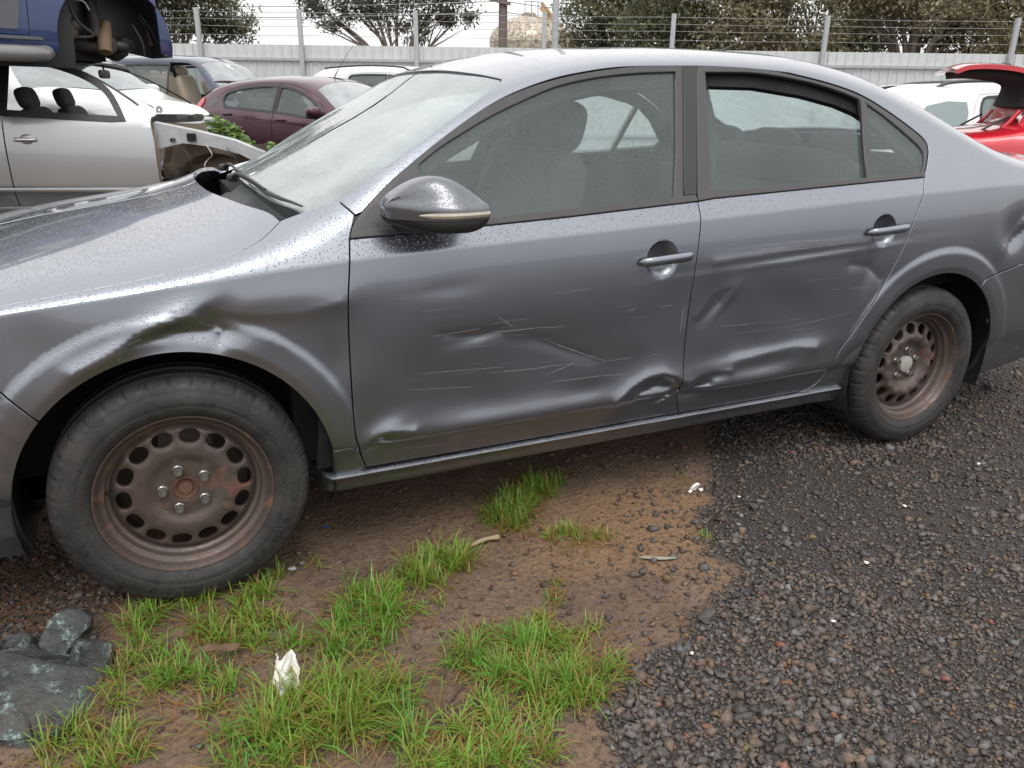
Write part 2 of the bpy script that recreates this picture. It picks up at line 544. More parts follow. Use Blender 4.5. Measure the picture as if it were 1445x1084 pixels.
def raw_mesh(name, v, f, smooth=False):
    """fast mesh from arrays: v (n,3), f (m,3)"""
    me = bpy.data.meshes.new(name); v = np.asarray(v, np.float32); f = np.asarray(f, np.int32); c = f.shape[1]
    me.vertices.add(len(v)); me.vertices.foreach_set('co', v.ravel())
    me.loops.add(f.size); me.loops.foreach_set('vertex_index', f.ravel())
    me.polygons.add(len(f)); me.polygons.foreach_set('loop_start', np.arange(0, f.size, c, dtype=np.int32))
    if smooth: me.polygons.foreach_set('use_smooth', np.ones(len(f), bool))
    me.update(calc_edges=True)
    return me


def arc(cx, cz, r, a0, a1, n=24):
    return [(cx + r * math.cos(math.radians(a0 + (a1 - a0) * i / n)), cz + r * math.sin(math.radians(a0 + (a1 - a0) * i / n))) for i in range(n + 1)]

# ------------------------------------------------------------------ shared materials
M_PAINT = paint('grey_paint', (.222, .238, .270), metal=.94, rough=.31, scuff=.2, dirt=.45)
M_PAINT_SHADED = paint('shaded_grey_paint', (.115, .122, .135), metal=.9, rough=.36, dirt=0)  # darker copy of the body grey: the mirror cap's shade put into the colour
M_BLACK = plain('black_plastic', (.018, .018, .019), .45, var=.3)
M_TRIM = plain('satin_trim', (.045, .042, .043), .38, var=.25, scale=30)
M_GAP = plain('dark_inner', (.006, .006, .007), .9)
t = NT('tyre_rubber'); v = t.obj(); n1 = t.noise(v, 7, 6, .65); n2 = t.noise(t.map(v, loc=(2, 5, 1)), 30, 6, .7)
dust = t.mix(t.ramp(n1, .38, .62), (.013, .013, .013), (.034, .031, .029)); dust = t.mix(t.ramp(n2, .55, .68, 0, .8), dust, (.010, .010, .011))
M_RUBBER = t.done(t.pr(Base_Color=dust, Roughness=t.ramp(n2, .5, .7, .72, .35), Normal=t.bump(t.noise(v, 150, 4), .0014)).outputs[0]); MATS['tyre_rubber'] = M_RUBBER
M_CLOTH = plain('seat_cloth', (.032, .033, .035), .9, var=.2, scale=40, bump=.001, bscale=300)
M_LINER = plain('headliner', (.35, .35, .34), .9)
M_STEEL = plain('bolt_steel', (.32, .31, .30), .35, metal=.9, var=.3, scale=60)
M_CHROME = plain('chrome', (.6, .6, .6), .12, metal=1.0)
M_GLASS = glass('side_glass', (.84, .92, .91), .17, (.46, .57, .57), .45, 190)
M_GLASS_WET = glass('misted_glass', (.84, .92, .91), .55, (.72, .80, .80), .6, 150)
M_WSGLASS = glass('windscreen_glass', (.62, .74, .73), .55, (.70, .79, .79), .75, 190)
M_LAMP = plain('lamp_lens', (.45, .46, .47), .12, var=.35, scale=25, coat=1.0)
M_LENS = plain('clear_lens', (.33, .29, .23), .1, var=.3, scale=50, coat=1.0)
M_RED = plain('red_lens', (.45, .02, .02), .12, coat=1.0)


def rusty(name, paintcol, amount=.5):
    t = NT(name); v = t.obj()
    n = t.noise(v, 11, 6, .6); n2 = t.noise(t.map(v, loc=(3, 1, 7)), 26, 6, .65)
    a = t.ramp(n, .62 - amount * .20, .68 - amount * .14)
    rust = t.mix(n2, (.070, .036, .026), (.165, .080, .052))
    base = t.mix(t.noise(v, 60, 3), tuple(x * .75 for x in paintcol), tuple(x * 1.25 for x in paintcol))
    film = t.ramp(t.noise(t.map(v, loc=(9, 9, 1)), 5, 5), .35, .7)
    base = t.mix(t.math('MULTIPLY', film, .9), base, (.095, .066, .055))
    c = t.mix(a, base, rust)
    r = t.ramp(a, 0, 1, .38, .8)
    nb = t.bump(t.math('ADD', t.math('MULTIPLY', n2, .6), t.math('MULTIPLY', a, .3)), .0016)
    wet = drops(t, v, 260, .25, up=False)
    nb = t.bump(wet, .001, 1.0, nb)
    return t.done(t.pr(Base_Color=c, Roughness=r, Metallic=t.ramp(a, 0, 1, .35, 0), Normal=nb).outputs[0])


M_RIM = rusty('rusty_steel', (.088, .070, .063), .36)
M_RIM_DARK = rusty('dirty_steel', (.03, .028, .026), .35)

# ------------------------------------------------------------------ the grey saloon
ZC = [(-.95, .74), (-.6, .79), (-.3, .825), (0, .855), (.46, .893), (1.0, .918), (1.55, .942), (2.55, .987), (3.0, 1.0), (3.8, 1.0)]
ZT = [(-.95, .66), (-.86, .72), (-.75, .80), (-.6, .855), (-.3, .925), (-.05, .965), (.12, 1.0), (.4, 1.15), (.7, 1.285), (.95, 1.375), (1.15, 1.425), (1.4, 1.452), (1.75, 1.467), (2.1, 1.464), (2.35, 1.443), (2.6, 1.378), (2.9, 1.24), (3.05, 1.17), (3.2, 1.125), (3.4, 1.10), (3.6, 1.09), (3.8, 1.04)]
ZA = [(-.95, .70), (-.86, .735), (-.6, .79), (-.3, .825), (0, .855), (.3, .90), (.46, .96), (.6, 1.07), (.8, 1.20), (1.0, 1.30), (1.2, 1.355), (1.4, 1.38), (1.7, 1.386), (2.0, 1.378), (2.2, 1.35), (2.4, 1.295), (2.6, 1.215), (2.8, 1.13), (3.0, 1.06), (3.3, 1.02), (3.8, .98)]
PLAN = [(-.95, .55), (-.86, .66), (-.75, .76), (-.6, .83), (-.4, .868), (-.2, .882), (.1, .889), (1.3, .889), (2.6, .889), (3.0, .882), (3.3, .86), (3.55, .82), (3.7, .74), (3.8, .6)]
LOW = [(.1, .11), (.2, .080), (.24, .064), (.275, .050), (.29, .047), (.345, .034), (.372, .024), (.388, .012), (.42, .007), (.5, .003), (.62, 0), (1., 0), (1.5, 0)]
ARCH_F = (0.0, .325, .378)
ARCH_R = (2.66, .32, .372)


def sst(a, b, x):
    t = np.clip((x - a) / (b - a), 0, 1); return t * t * (3 - 2 * t)


def flare(X, z):
    r = 0
    for cx, cz, R in (ARCH_F, ARCH_R):
        d = np.hypot(X - cx, z - cz); up = sst(.25, .45, z)
        r = r + up * (.0055 * sst(R + .100, R + .072, d) - .006 * sst(R + .03, R - .005, d))
    return r


def gs(X, z, cx, cz, sx, sz, a, rot=0.0):
    c, s = math.cos(math.radians(rot)), math.sin(math.radians(rot)); u = (X - cx) * c + (z - cz) * s; v = -(X - cx) * s + (z - cz) * c
    return a * np.exp(-.5 * ((u / sx) ** 2 + (v / sz) ** 2))


def step_dent(X, z, cx, cz, sx, sz, a, k=.006):
    """a lobe pressed in, with a sharp lip on its upper edge"""
    u = (X - cx) / sx; top = cz + sz * np.sqrt(np.clip(1 - u * u, 0, 1))
    ins = sst(0, 1, (top - z) / k) * np.exp(-np.clip(top - z, 0, None) / (sz * 1.6)) * np.exp(-.5 * np.clip(np.abs(u) - .75, 0, None) ** 2 / .02)
    return a * ins * (np.abs(u) < 1.0) * np.sqrt(np.clip(1 - u * u, 0, 1))


_rs = np.random.RandomState(5)
_WV = [(_rs.uniform(3, 14), _rs.uniform(8, 34), _rs.uniform(0, 6.28), _rs.uniform(.3, 1) ) for _ in range(14)]


def jdent(X, z):
    r = 0 * X
    # front wing: arch lip shoved up, crumple and a hollow behind
    r = r + gs(X, z, .06, .742, .12, .030, -.020, 6) + gs(X, z, .03, .795, .05, .018, .010, 18) + gs(X, z, -.10, .72, .08, .016, .007, 28)
    r = r + gs(X, z, .13, .785, .025, .03, -.008, -35) + gs(X, z, .30, .69, .12, .075, -.014, -8) + gs(X, z, .26, .80, .14, .030, .005, 4)
    r = r + gs(X, z, .40, .63, .03, .05, -.006, 0) + gs(X, z, -.28, .74, .05, .06, -.006, 20)
    # front door
    r = r + gs(X, z, .95, .60, .38, .10, -.011, 3) + gs(X, z, 1.36, .455, .10, .035, .006, 10)
    r = r + step_dent(X, z, 1.415, .40, .085, .062, -.020, .02) + gs(X, z, 1.50, .40, .02, .035, -.014, 60)
    r = r + gs(X, z, .515, .415, .055, .022, .008, 25) + gs(X, z, .50, .385, .03, .014, -.010, 30)
    r = r + gs(X, z, .78, .655, .05, .012, -.0035, 8) + gs(X, z, .98, .62, .09, .014, -.0018, -14) + gs(X, z, 1.12, .56, .06, .014, -.0018, -20)
    r = r + gs(X, z, .70, .80, .06, .015, -.0016, 4) + gs(X, z, 1.16, .445, .06, .022, -.004, 0)
    r = r + gs(X, z, 1.46, .70, .05, .05, -.004, 0)
    # rear door
    r = r + gs(X, z, 1.85, .60, .34, .11, -.012, 2) + gs(X, z, 1.62, .69, .05, .05, -.006, 50) + gs(X, z, 1.66, .68, .012, .05, .004, -40)
    r = r + gs(X, z, 1.62, .43, .05, .016, -.008, 5) + gs(X, z, 1.57, .385, .03, .022, -.014, 20) + gs(X, z, 1.80, .47, .16, .018, .006, 3)
    r = r + gs(X, z, 2.02, .455, .07, .030, .007, 12) + gs(X, z, 2.27, .735, .025, .06, -.007, -12) + gs(X, z, 1.95, .815, .30, .010, -.0022, 3)
    r = r + gs(X, z, 2.0, .795, .30, .007, .0016, 3)
    # rear quarter
    r = r + gs(X, z, 3.03, .82, .06, .045, -.016, 40) + gs(X, z, 3.08, .86, .03, .012, .006, 40) + gs(X, z, 2.96, .77, .03, .05, .007, 20) + gs(X, z, 2.25, .40, .035, .05, -.010, 45)
    band = .0175 * np.exp(-.5 * ((z - .388) / .036) ** 2) * sst(.44, .56, X) * sst(2.2, 2.05, X) * (.72 + .28 * np.sin(X * 7.3 + 1.2))
    r = r + band * 1.25 * sst(.372, .392, z)
    wv = 0
    for a, b, p, q in _WV: wv = wv + q * np.sin(a * X * 2.1 + b * z + p)
    return r * .8 + folds(X, z) + wv * .00028 * sst(.86, .72, z)


def ridge(X, z, pts, a, w, sharp=True):
    """a buckled fold along a line: knife-edged crest, falling away on both sides"""
    d = np.full(np.shape(X), 9.0)
    for (x0, z0), (x1, z1) in zip(pts[:-1], pts[1:]):
        ux, uz = x1 - x0, z1 - z0; t_ = np.clip(((X - x0) * ux + (z - z0) * uz) / (ux * ux + uz * uz), 0, 1)
        d = np.minimum(d, np.hypot(X - x0 - t_ * ux, z - z0 - t_ * uz))
    return a * np.exp(-(np.sqrt(d * d + .0055 ** 2) - .0055) / w)


def folds(X, z):
    r = ridge(X, z, [(-.20, .685), (-.10, .735), (-.02, .775), (.05, .792), (.10, .782)], .009, .020)
    r = r + ridge(X, z, [(.10, .782), (.135, .745), (.12, .715)], -.010, .014) + ridge(X, z, [(.14, .790), (.22, .775), (.32, .772), (.42, .79)], .005, .028)
    r = r + ridge(X, z, [(-.06, .735), (.02, .752), (.10, .745)], -.008, .016)
    r = r + ridge(X, z, [(1.26, .395), (1.31, .435), (1.37, .462), (1.43, .466), (1.485, .445), (1.512, .425)], .0085, .018) + ridge(X, z, [(1.36, .405), (1.42, .418), (1.47, .408)], -.012, .020)
    r = r + ridge(X, z, [(1.47, .375), (1.505, .395)], -.010, .010) + ridge(X, z, [(1.44, .345), (1.48, .365), (1.51, .385)], .006, .010)
    r = r + ridge(X, z, [(.455, .375), (.49, .405), (.53, .418), (.60, .408)], .007, .014) + ridge(X, z, [(.455, .352), (.50, .388)], -.008, .009)
    r = r + ridge(X, z, [(.96, .640), (1.06, .588), (1.16, .555)], -.0014, .012) + ridge(X, z, [(.70, .672), (.80, .662), (.86, .668)], -.003, .012)
    r = r + ridge(X, z, [(1.535, .415), (1.58, .435), (1.64, .445), (1.70, .440)], .006, .014) + ridge(X, z, [(1.53, .385), (1.57, .398), (1.62, .402)], -.010, .011)
    r = r + ridge(X, z, [(1.72, .472), (1.86, .485), (1.98, .492), (2.07, .475)], .0045, .022) + ridge(X, z, [(1.55, .64), (1.60, .705), (1.67, .73)], .002, .016) + ridge(X, z, [(1.56, .62), (1.63, .675)], -.0025, .018)
    r = r + ridge(X, z, [(2.18, .76), (2.27, .745), (2.33, .70)], -.004, .018) + ridge(X, z, [(1.60, .808), (1.9, .822), (2.25, .835)], .0022, .014)
    r = r + ridge(X, z, [(2.98, .76), (3.04, .83), (3.10, .86)], .003, .024) + ridge(X, z, [(3.02, .78), (3.09, .83)], -.005, .028) + ridge(X, z, [(2.20, .36), (2.25, .42), (2.29, .45)], -.007, .014)
    return r


J = Skin(ZT, ZA, ZC, PLAN, LOW, sh=(.26, .15, .50), dent=jdent, extra=flare)


class GlassSkin(Skin):
    """the windscreen: same edge as the body, with less crown across the car"""
    def P(S, X, s, side=-1, dent=True):
        p = Skin.P(S, X, s, side, dent); t_ = np.clip((np.asarray(s, float) - S.zA(p[..., 0])) / S.L(p[..., 0]), 0, 1)
        p[..., 2] -= SAG(p[..., 0]) * sst(.10, .70, t_); return p


SAG = pch([(.0, .03), (.2, .045), (.4, .085), (.7, .066), (.85, .032), (.93, .004), (1.0, 0), (1.2, 0)])
JW = GlassSkin(ZT, ZA, ZC, PLAN, LOW, sh=(.26, .15, .50), extra=flare)
CT = lambda X, t: (X, J.top(X, t))
GUIDES = [arc(cx, cz, R + q, -10, 190, 90) for cx, cz, R in (ARCH_F, ARCH_R) for q in (.105, .095, .085, .075, .066, .03, .018, .008)]
GUIDES += [[(x, z) for x in np.arange(.40, 2.3, .014)] for z in (.360, .3725, .380, .388, .400)]
GUIDES += [[(x, float(J.zc(x)) + q) for x in np.arange(-.7, 3.5, .014)] for q in (-.006, .0, .006)]

fd_gap = cr([(.4608, .943), (.448, .86), (.4372, .746), (.4352, .4504), (.4483, .3728), (.471, .2991)])
b_gap = cr([(1.5404, .2961), (1.517, .36), (1.5104, .43), (1.5169, .7054), (1.5381, .9418), (1.5401, .9942)])
belt_bot = [(.4608, .943), (.6628, .9501), (1.0864, .9688), (1.5401, .9942)]
belt_bot_r = [(1.5401, .9942), (1.5972, 1.0003), (2.2363, 1.0282), (2.5179, 1.0394)]
rd_gap = cr([(2.5179, 1.0394), (2.4823, .9581), (2.3715, .7055), (2.2075, .4604), (2.178, .38), (2.1397, .3185), (2.075, .2945)])
fd_out = cr([(.4608, .943), (.4757, .9797), (.505, 1.0231), (.5808, 1.0791), (.6585, 1.1269), (.7497, 1.1796), (.8795, 1.2527), (1.0134, 1.3046), (1.1475, 1.3417), (1.2852, 1.3665), (1.426, 1.3828), (1.5977, 1.394)], 4)
rd_out = cr([(1.6545, 1.397), (1.7004, 1.3975), (1.893, 1.3910), (2.0895, 1.3626), (2.2235, 1.3363), (2.3238, 1.3062), (2.4198, 1.2591), (2.5159, 1.2006), (2.5649, 1.1627), (2.5723, 1.1303), (2.5515, 1.09), (2.5274, 1.0554), (2.5179, 1.0394)], 4)
fd_in = cr([(.6815, 1.1146), (.7455, 1.1536), (.8088, 1.1854), (.9056, 1.2309), (1.0052, 1.2704), (1.1414, 1.3172), (1.2794, 1.3444), (1.4201, 1.3597), (1.5648, 1.3675)], 4) + [(1.5059, 1.1541), (1.4559, 1.007), (1.0903, .9854), (.8378, .9702), (.6756, .9650)]
rd_in = cr([(1.6834, 1.3692), (1.8864, 1.3707), (2.0849, 1.349), (2.219, 1.3206), (2.3035, 1.2953)], 4) + [(2.2949, 1.2263), (2.2401, 1.0393), (1.6019, 1.0164)]
q_in = cr([(2.3314, 1.2817), (2.4077, 1.2358), (2.5143, 1.156), (2.5424, 1.1206), (2.5320, 1.085), (2.5075, 1.0582)], 4) + [(2.2705, 1.0431)]
ws_side = cr([(.3685, 1.1367), (.4543, 1.1293), (.5629, 1.1758), (.737, 1.2542), (.87, 1.345), (.9625, 1.4313), (.9882, 1.4737)], 5)
ws_top = cr([(.9882, 1.4737), (.965, 1.58), (.945, 1.70), CT(.935, .85), CT(.93, 1)], 5)
hood_side = cr([(-.66, .86), (-.5, .882), (-.323, .909), (-.15, .940), (.013, .972), (.13, 1.002), (.203, 1.036), (.255, 1.072), (.306, 1.135)], 5)
hood_back = cr([(.306, 1.135), (.285, 1.215), (.237, 1.341), (.186, 1.536), (.170, 1.66), CT(.166, 1)], 5)
glass_base = cr([(.3685, 1.1367), (.352, 1.27), (.330, 1.42), (.308, 1.56), (.298, 1.68), CT(.296, 1)], 5)

CAR = empty('sedan_car', (0, 0, 0), 0, 'dented and scraped grey sedan with rusty steel wheels on the dirt', 'car')

front_arch_pts = arc(*ARCH_F, -8, 139, 40)     # from behind the wheel, over it, to the bumper joint
shell = Panel(); hood = Panel(); fenders = []; fdoors = []; rdoors = []
for side in (-1, 1):
    dn = side < 0
    rs = .0085 if dn else .03
    # ---- wing
    a_end = front_arch_pts[-1]
    poly = fd_gap + [(.455, .292), (.44, .285), (.375, .262)] + front_arch_pts + [(-.348, .652), (-.5, .69), (-.66, .72), (-.70, .79), (-.66, .86)] + hood_side[1:] + [(.337, 1.136)] + ws_side[1:6] + [(.4555, 1.1243), (.4846, 1.0272), (.47, .965)]
    f = Panel().cut(J, poly, res=rs, side=side, dent=dn, guides=GUIDES if dn else ()).obj('fender', M_PAINT, CAR); fenders.append(f)
    # ---- doors
    poly = fd_gap[::-1] + belt_bot[1:-1] + b_gap[::-1] + [(1.0, .2965)]
    cup = arc(1.398, .831, .058, 0, 360, 28)[:-1]
    fd = Panel().cut(J, poly, [cup], res=rs if dn else .03, side=side, dent=dn, guides=GUIDES if dn else ()).obj('front_door', M_PAINT, CAR); fdoors.append(fd)
    poly = b_gap + belt_bot_r[1:-1] + rd_gap + [(1.8, .2945)]
    cup2 = arc(2.315, .868, .056, 0, 360, 28)[:-1]
    rd = Panel().cut(J, poly, [cup2], res=rs if dn else .03, side=side, dent=dn, guides=GUIDES if dn else ()).obj('rear_door', M_PAINT, CAR); rdoors.append(rd)
    # ---- shell: pillars, roof, rear quarter
    poly = ([(.4555, 1.1243), (.4846, 1.0272)] + [p for p in fd_out if p[0] > .50] + rd_out + rd_gap[1:] +
            [(2.09, .262), (2.12, .232), (2.292, .222)] + arc(*ARCH_R, 195, 54, 40) +
            [(2.905, .657), (3.115, .697), (3.5, .745), (3.72, .76), (3.74, .9), (3.74, float(J.zA(3.74))), CT(3.72, .25)] +
            [CT(x, .25) for x in np.linspace(3.6, 3.14, 10)] + [CT(3.10, .32), CT(3.075, .5), CT(3.07, 1), CT(3.03, 1), CT(3.02, .55), CT(2.98, .36)] +
            [CT(x, .30 + .02 * (2.98 - x)) for x in np.linspace(2.9, 2.5, 8)] + [CT(2.42, .38), CT(2.375, .55), CT(2.36, 1), CT(1.8, 1), CT(1.3, 1)] + ws_top[::-1] + ws_side[::-1][1:-6])
    shell.cut(J, poly, res=.016 if dn else .03, side=side, dent=dn, fold=.012, guides=GUIDES if dn else ())
    # ---- bonnet half
    poly = hood_side + hood_back[1:] + [CT(-.2, 1), CT(-.6, 1), CT(-.80, 1), CT(-.78, .6), CT(-.72, .25)]
    hood.cut(J, poly, res=.016, side=side, dent=False)
shell.obj('body_shell', M_PAINT, CAR)
hood.obj('hood', M_PAINT, CAR)

# ---- glass, bumpers, lights, sills, inner parts
ws = Panel(); bl = Panel(); boot = Panel(); liner = Panel()
for side in (-1, 1):
    dn = side < 0
    fb = Panel(); rb = Panel(); inner = Panel(); frame_in = Panel()
    ws.cut(JW, ws_side + ws_top[1:] + glass_base[::-1], res=.035, side=side, off=-.004, fold=0, gap=.003, dent=False)
    bpoly = [CT(3.03, 1), CT(3.02, .55), CT(2.98, .36)] + [CT(x, .30 + .02 * (2.98 - x)) for x in np.linspace(2.9, 2.5, 8)] + [CT(2.42, .38), CT(2.375, .55), CT(2.36, 1)]
    bl.cut(J, bpoly, res=.05, side=side, off=-.004, fold=0, gap=.002, dent=False)
    boot.cut(J, [CT(3.70, .28)] + [CT(x, .27) for x in np.linspace(3.6, 3.16, 8)] + [CT(3.11, .35), CT(3.085, .5), CT(3.08, 1), CT(3.4, 1), CT(3.70, 1)], res=.03, side=side, dent=False)
    fb.cut(J, [(-.348, .652), (-.5, .69), (-.66, .715), (-.8, .72), (-.93, .66), (-.95, .55), (-.95, .3), (-.9, .22), (-.7, .19), (-.372, .20)] + arc(*ARCH_F, 197, 139, 24), res=.025, side=side, dent=False)
    rb.cut(J, arc(*ARCH_R, 54, -12, 20) + [(3.03, .20), (3.4, .23), (3.7, .28), (3.78, .4), (3.78, .6), (3.72, .757), (3.5, .742), (3.115, .694), (2.905, .654)], res=.02, side=side, dent=dn)
    inner.cut(J, [(.34, .30), (.36, .92), (.50, .95), (1.08, .955), (1.54, .98), (2.23, 1.01), (2.49, 1.02), (2.36, .70), (2.20, .46), (2.13, .30)], res=.06, side=side, off=-.03, fold=0, gap=0, dent=False)
    # inner frame behind the window surrounds
    frame_in.cut(J, [(.46, .99)] + [p for p in fd_out if p[0] > .50] + rd_out[:-8] + [(2.53, 1.14), (2.53, 1.08), (2.40, 1.20), (2.3035, 1.262), (2.219, 1.290), (2.08, 1.318), (1.886, 1.341), (1.70, 1.342), (1.70, 1.20), (1.61, 1.0), (1.49, 1.0), (1.535, 1.2), (1.555, 1.34), (1.42, 1.330), (1.28, 1.315), (1.14, 1.288), (1.0, 1.241), (.90, 1.20), (.80, 1.155), (.66, 1.08), (.62, .99)], res=.05, side=side, off=-.028, fold=.02, gap=0, dent=False)
    liner.cut(J, [CT(.99, .05), CT(1.3, .0), CT(1.8, .0), CT(2.3, .0), CT(2.5, .15), CT(2.4, .5), CT(2.38, 1), CT(1.6, 1), CT(.97, 1)], res=.08, side=side, off=-.035, fold=0, gap=0, dent=False)
    fb.obj('bumper_side', M_PAINT, CAR); rb.obj('rear_bumper_side', M_PAINT, CAR); inner.obj('inner_panel', M_GAP, CAR); frame_in.obj('inner_frame', M_GAP, CAR)
ws.obj('windscreen', M_WSGLASS, CAR)
bl.obj('rear_window', M_WSGLASS, CAR)
boot.obj('boot_lid', M_PAINT, CAR)
liner.obj('headliner', M_LINER, CAR)
for side in (-1, 1):
    Panel().cut(J, [(-.66, .72), (-.70, .79), (-.67, .855), (-.78, .80), (-.88, .74), (-.88, .70)], res=.03, side=side, dent=False, off=-.002).obj('headlight', M_LENS, CAR)
    Panel().cut(J, [(3.4, .745), (3.72, .77), (3.735, .9), (3.735, .97), (3.5, .95)], res=.03, side=side, dent=False, off=.004).obj('tail_light', M_RED, CAR)
g = Geo(); g.box(-.93, -.90, -.53, .53, .22, .66); g.obj('front_bumper', M_BLACK, CAR); g = Geo(); g.box(3.74, 3.77, -.6, .6, .28, 1.03); g.obj('rear_bumper', M_BLACK, CAR)

# sill: a rolled ledge under the doors
for side in (-1, 1):
    prof = [(.828, .2935), (.848, .2925), (.8535, .2895), (.8550, .285), (.850, .278), (.838, .270), (.828, .262), (.823, .253), (.8225, .245), (.821, .236), (.814, .227), (.798, .220), (.77, .216), (.70, .216)]
    xs = np.concatenate([[.352, .358, .366, .375, .385], np.linspace(.41, 2.10, 70), [2.14, 2.20, 2.245, 2.262]])
    g = Geo(); m = len(prof)
    for x in xs:
        wob = (.0016 * math.sin(x * 23) + .0012 * math.sin(x * 57 + 1)) if side < 0 else 0
        tk = max(0, (x - 2.08)) * .0
        for i, (w, z) in enumerate(prof):
            fr_ = 1 - .035 * max(0, (.385 - x) / .033) ** 2
            g.v.append((x, side * (w + tk + wob * (.3 if i < 5 else 1)) * fr_, z + wob * .4 * (i > 4)))
    n = len(xs)
    for i in range(n - 1):
        for j in range(m - 1): g.f.append((i * m + j, (i + 1) * m + j, (i + 1) * m + j + 1, i * m + j + 1))
    g.f.append(tuple(range(m))); g.f.append(tuple((n - 1) * m + j for j in reversed(range(m))))
    g.obj('sill', M_PAINT, CAR, angle=35)

# wheel housings and floor
for cx, cz, R in (ARCH_F, ARCH_R):
    for side in (-1, 1):
        g = Geo(); n = 28; a0, a1 = -20, 200; ys = [.862, .80, .70, .52]
        for i in range(n + 1):
            a = math.radians(a0 + (a1 - a0) * i / n)
            for y in ys:
                r = R + (.004 if y > .85 else .022 + .008 * math.sin(i * 1.7))
                g.v.append((cx + r * math.cos(a), side * y, cz + r * math.sin(a)))
        for i in range(n):
            for j in range(3): g.f.append((i * 4 + j, i * 4 + j + 1, i * 4 + 5 + j, i * 4 + 4 + j))
        k = len(g.v); g.v.append((cx, side * .52, cz))
        for i in range(n): g.f.append((i * 4 + 3, k, i * 4 + 7))
        g.obj('wheel_arch_liner', M_BLACK, CAR)
g = Geo(); g.box(-.8, 3.6, -.52, .52, .22, .30); g.box(.40, 2.27, -.80, .80, .22, .26); g.tube([(.5, .1, .2), (3.4, .2, .2)], .03); g.obj('underbody', M_GAP, CAR)
g = Geo(); g.box(-.75, .30, -.55, .55, .30, .60); g.box(.30, .42, -.74, .74, .30, .95); g.obj('engine_bay', M_GAP, CAR)
# scuttle under the windscreen
g = Geo(); ny = 24
for i in range(ny + 1):
    y = -.74 + 1.48 * i / ny; q = abs(y) / .74
    xh = .172 + .13 * q ** 3; xg = .302 + .068 * q ** 2.2
    zh = float(J.zt(.05)) - .035 - .05 * q * q
    g.v += [(xh - .10, y, zh - .06), (xh + .005, y, zh - .035), (xh + .05, y, zh - .03 + .006 * math.sin(i * 2.4)), (xg + .03, y, zh + .028)]
for i in range(ny):
    for j in range(3): g.f.append((i * 4 + j, i * 4 + j + 1, i * 4 + 5 + j, i * 4 + 4 + j))
g.obj('scuttle_panel', M_BLACK, CAR)


def on_ws(X, y, h=0.02):
    """a point over the windscreen at (X, y)"""
    ts = np.linspace(0, 1, 200); P = J.P(np.full(200, X), J.zA(X) + ts * J.L(X), -1, False)
    z = np.interp(-abs(y), P[:, 1], P[:, 2]); return (X, y, float(z) + h)


def base_pts(side, y0, y1, dx, h, n=9):
    """points along the foot of the windscreen between two distances from the centre line"""
    gb = np.array(glass_base); P = JW.P(gb[:, 0] + dx, gb[:, 1], side, False) + JW.N(gb[:, 0] + dx, gb[:, 1], side, False) * h
    yy = np.abs(P[:, 1])[::-1]; return [tuple(float(np.interp(q, yy, P[::-1, k])) if k != 1 else side * q for k in range(3)) for q in np.linspace(y0, y1, n)]


for blade, pivot in ((base_pts(-1, .12, .72, .014, .008), (.205, -.04, .972)), (base_pts(1, .50, .02, .018, .008)[:8] + base_pts(-1, .05, .12, .02, .008, 2), (.235, .53, .968))):
    el = blade[2]; ti = blade[4]; pivot = (blade[0][0] - .035, blade[0][1] * 1.0 + (.05 if blade[0][1] < 0 else .05), blade[0][2] - .004)
    g = Geo(); g.tube(cr([pivot, (pivot[0] + .010, pivot[1] * .6 + el[1] * .4, pivot[2] + .016), (el[0] - .008, el[1], el[2] + .009), (ti[0] - .003, ti[1], ti[2] + .006)], 4), list(np.interp(np.linspace(0, 1, 13), [0, .3, 1], [.010, .008, .004])), 8)
    g.sup(pivot, (.020, .024, .014), .7, 12)
    w = g.obj('wiper', M_BLACK, CAR)
    g = Geo(); g.tube(blade, list(np.interp(np.linspace(0, 1, len(blade)), [0, .5, 1], [.003, .008, .003])), 6); g.obj('wiper_blade', M_TRIM, w)
g = Geo(); g.sup((2.22, 0, 1.463), (.035, .018, .02), .8, 12); g.tube([(2.23, 0, 1.47), (2.30, 0, 1.50)], [.008, .004], 8); g.obj('roof_aerial', M_BLACK, CAR)

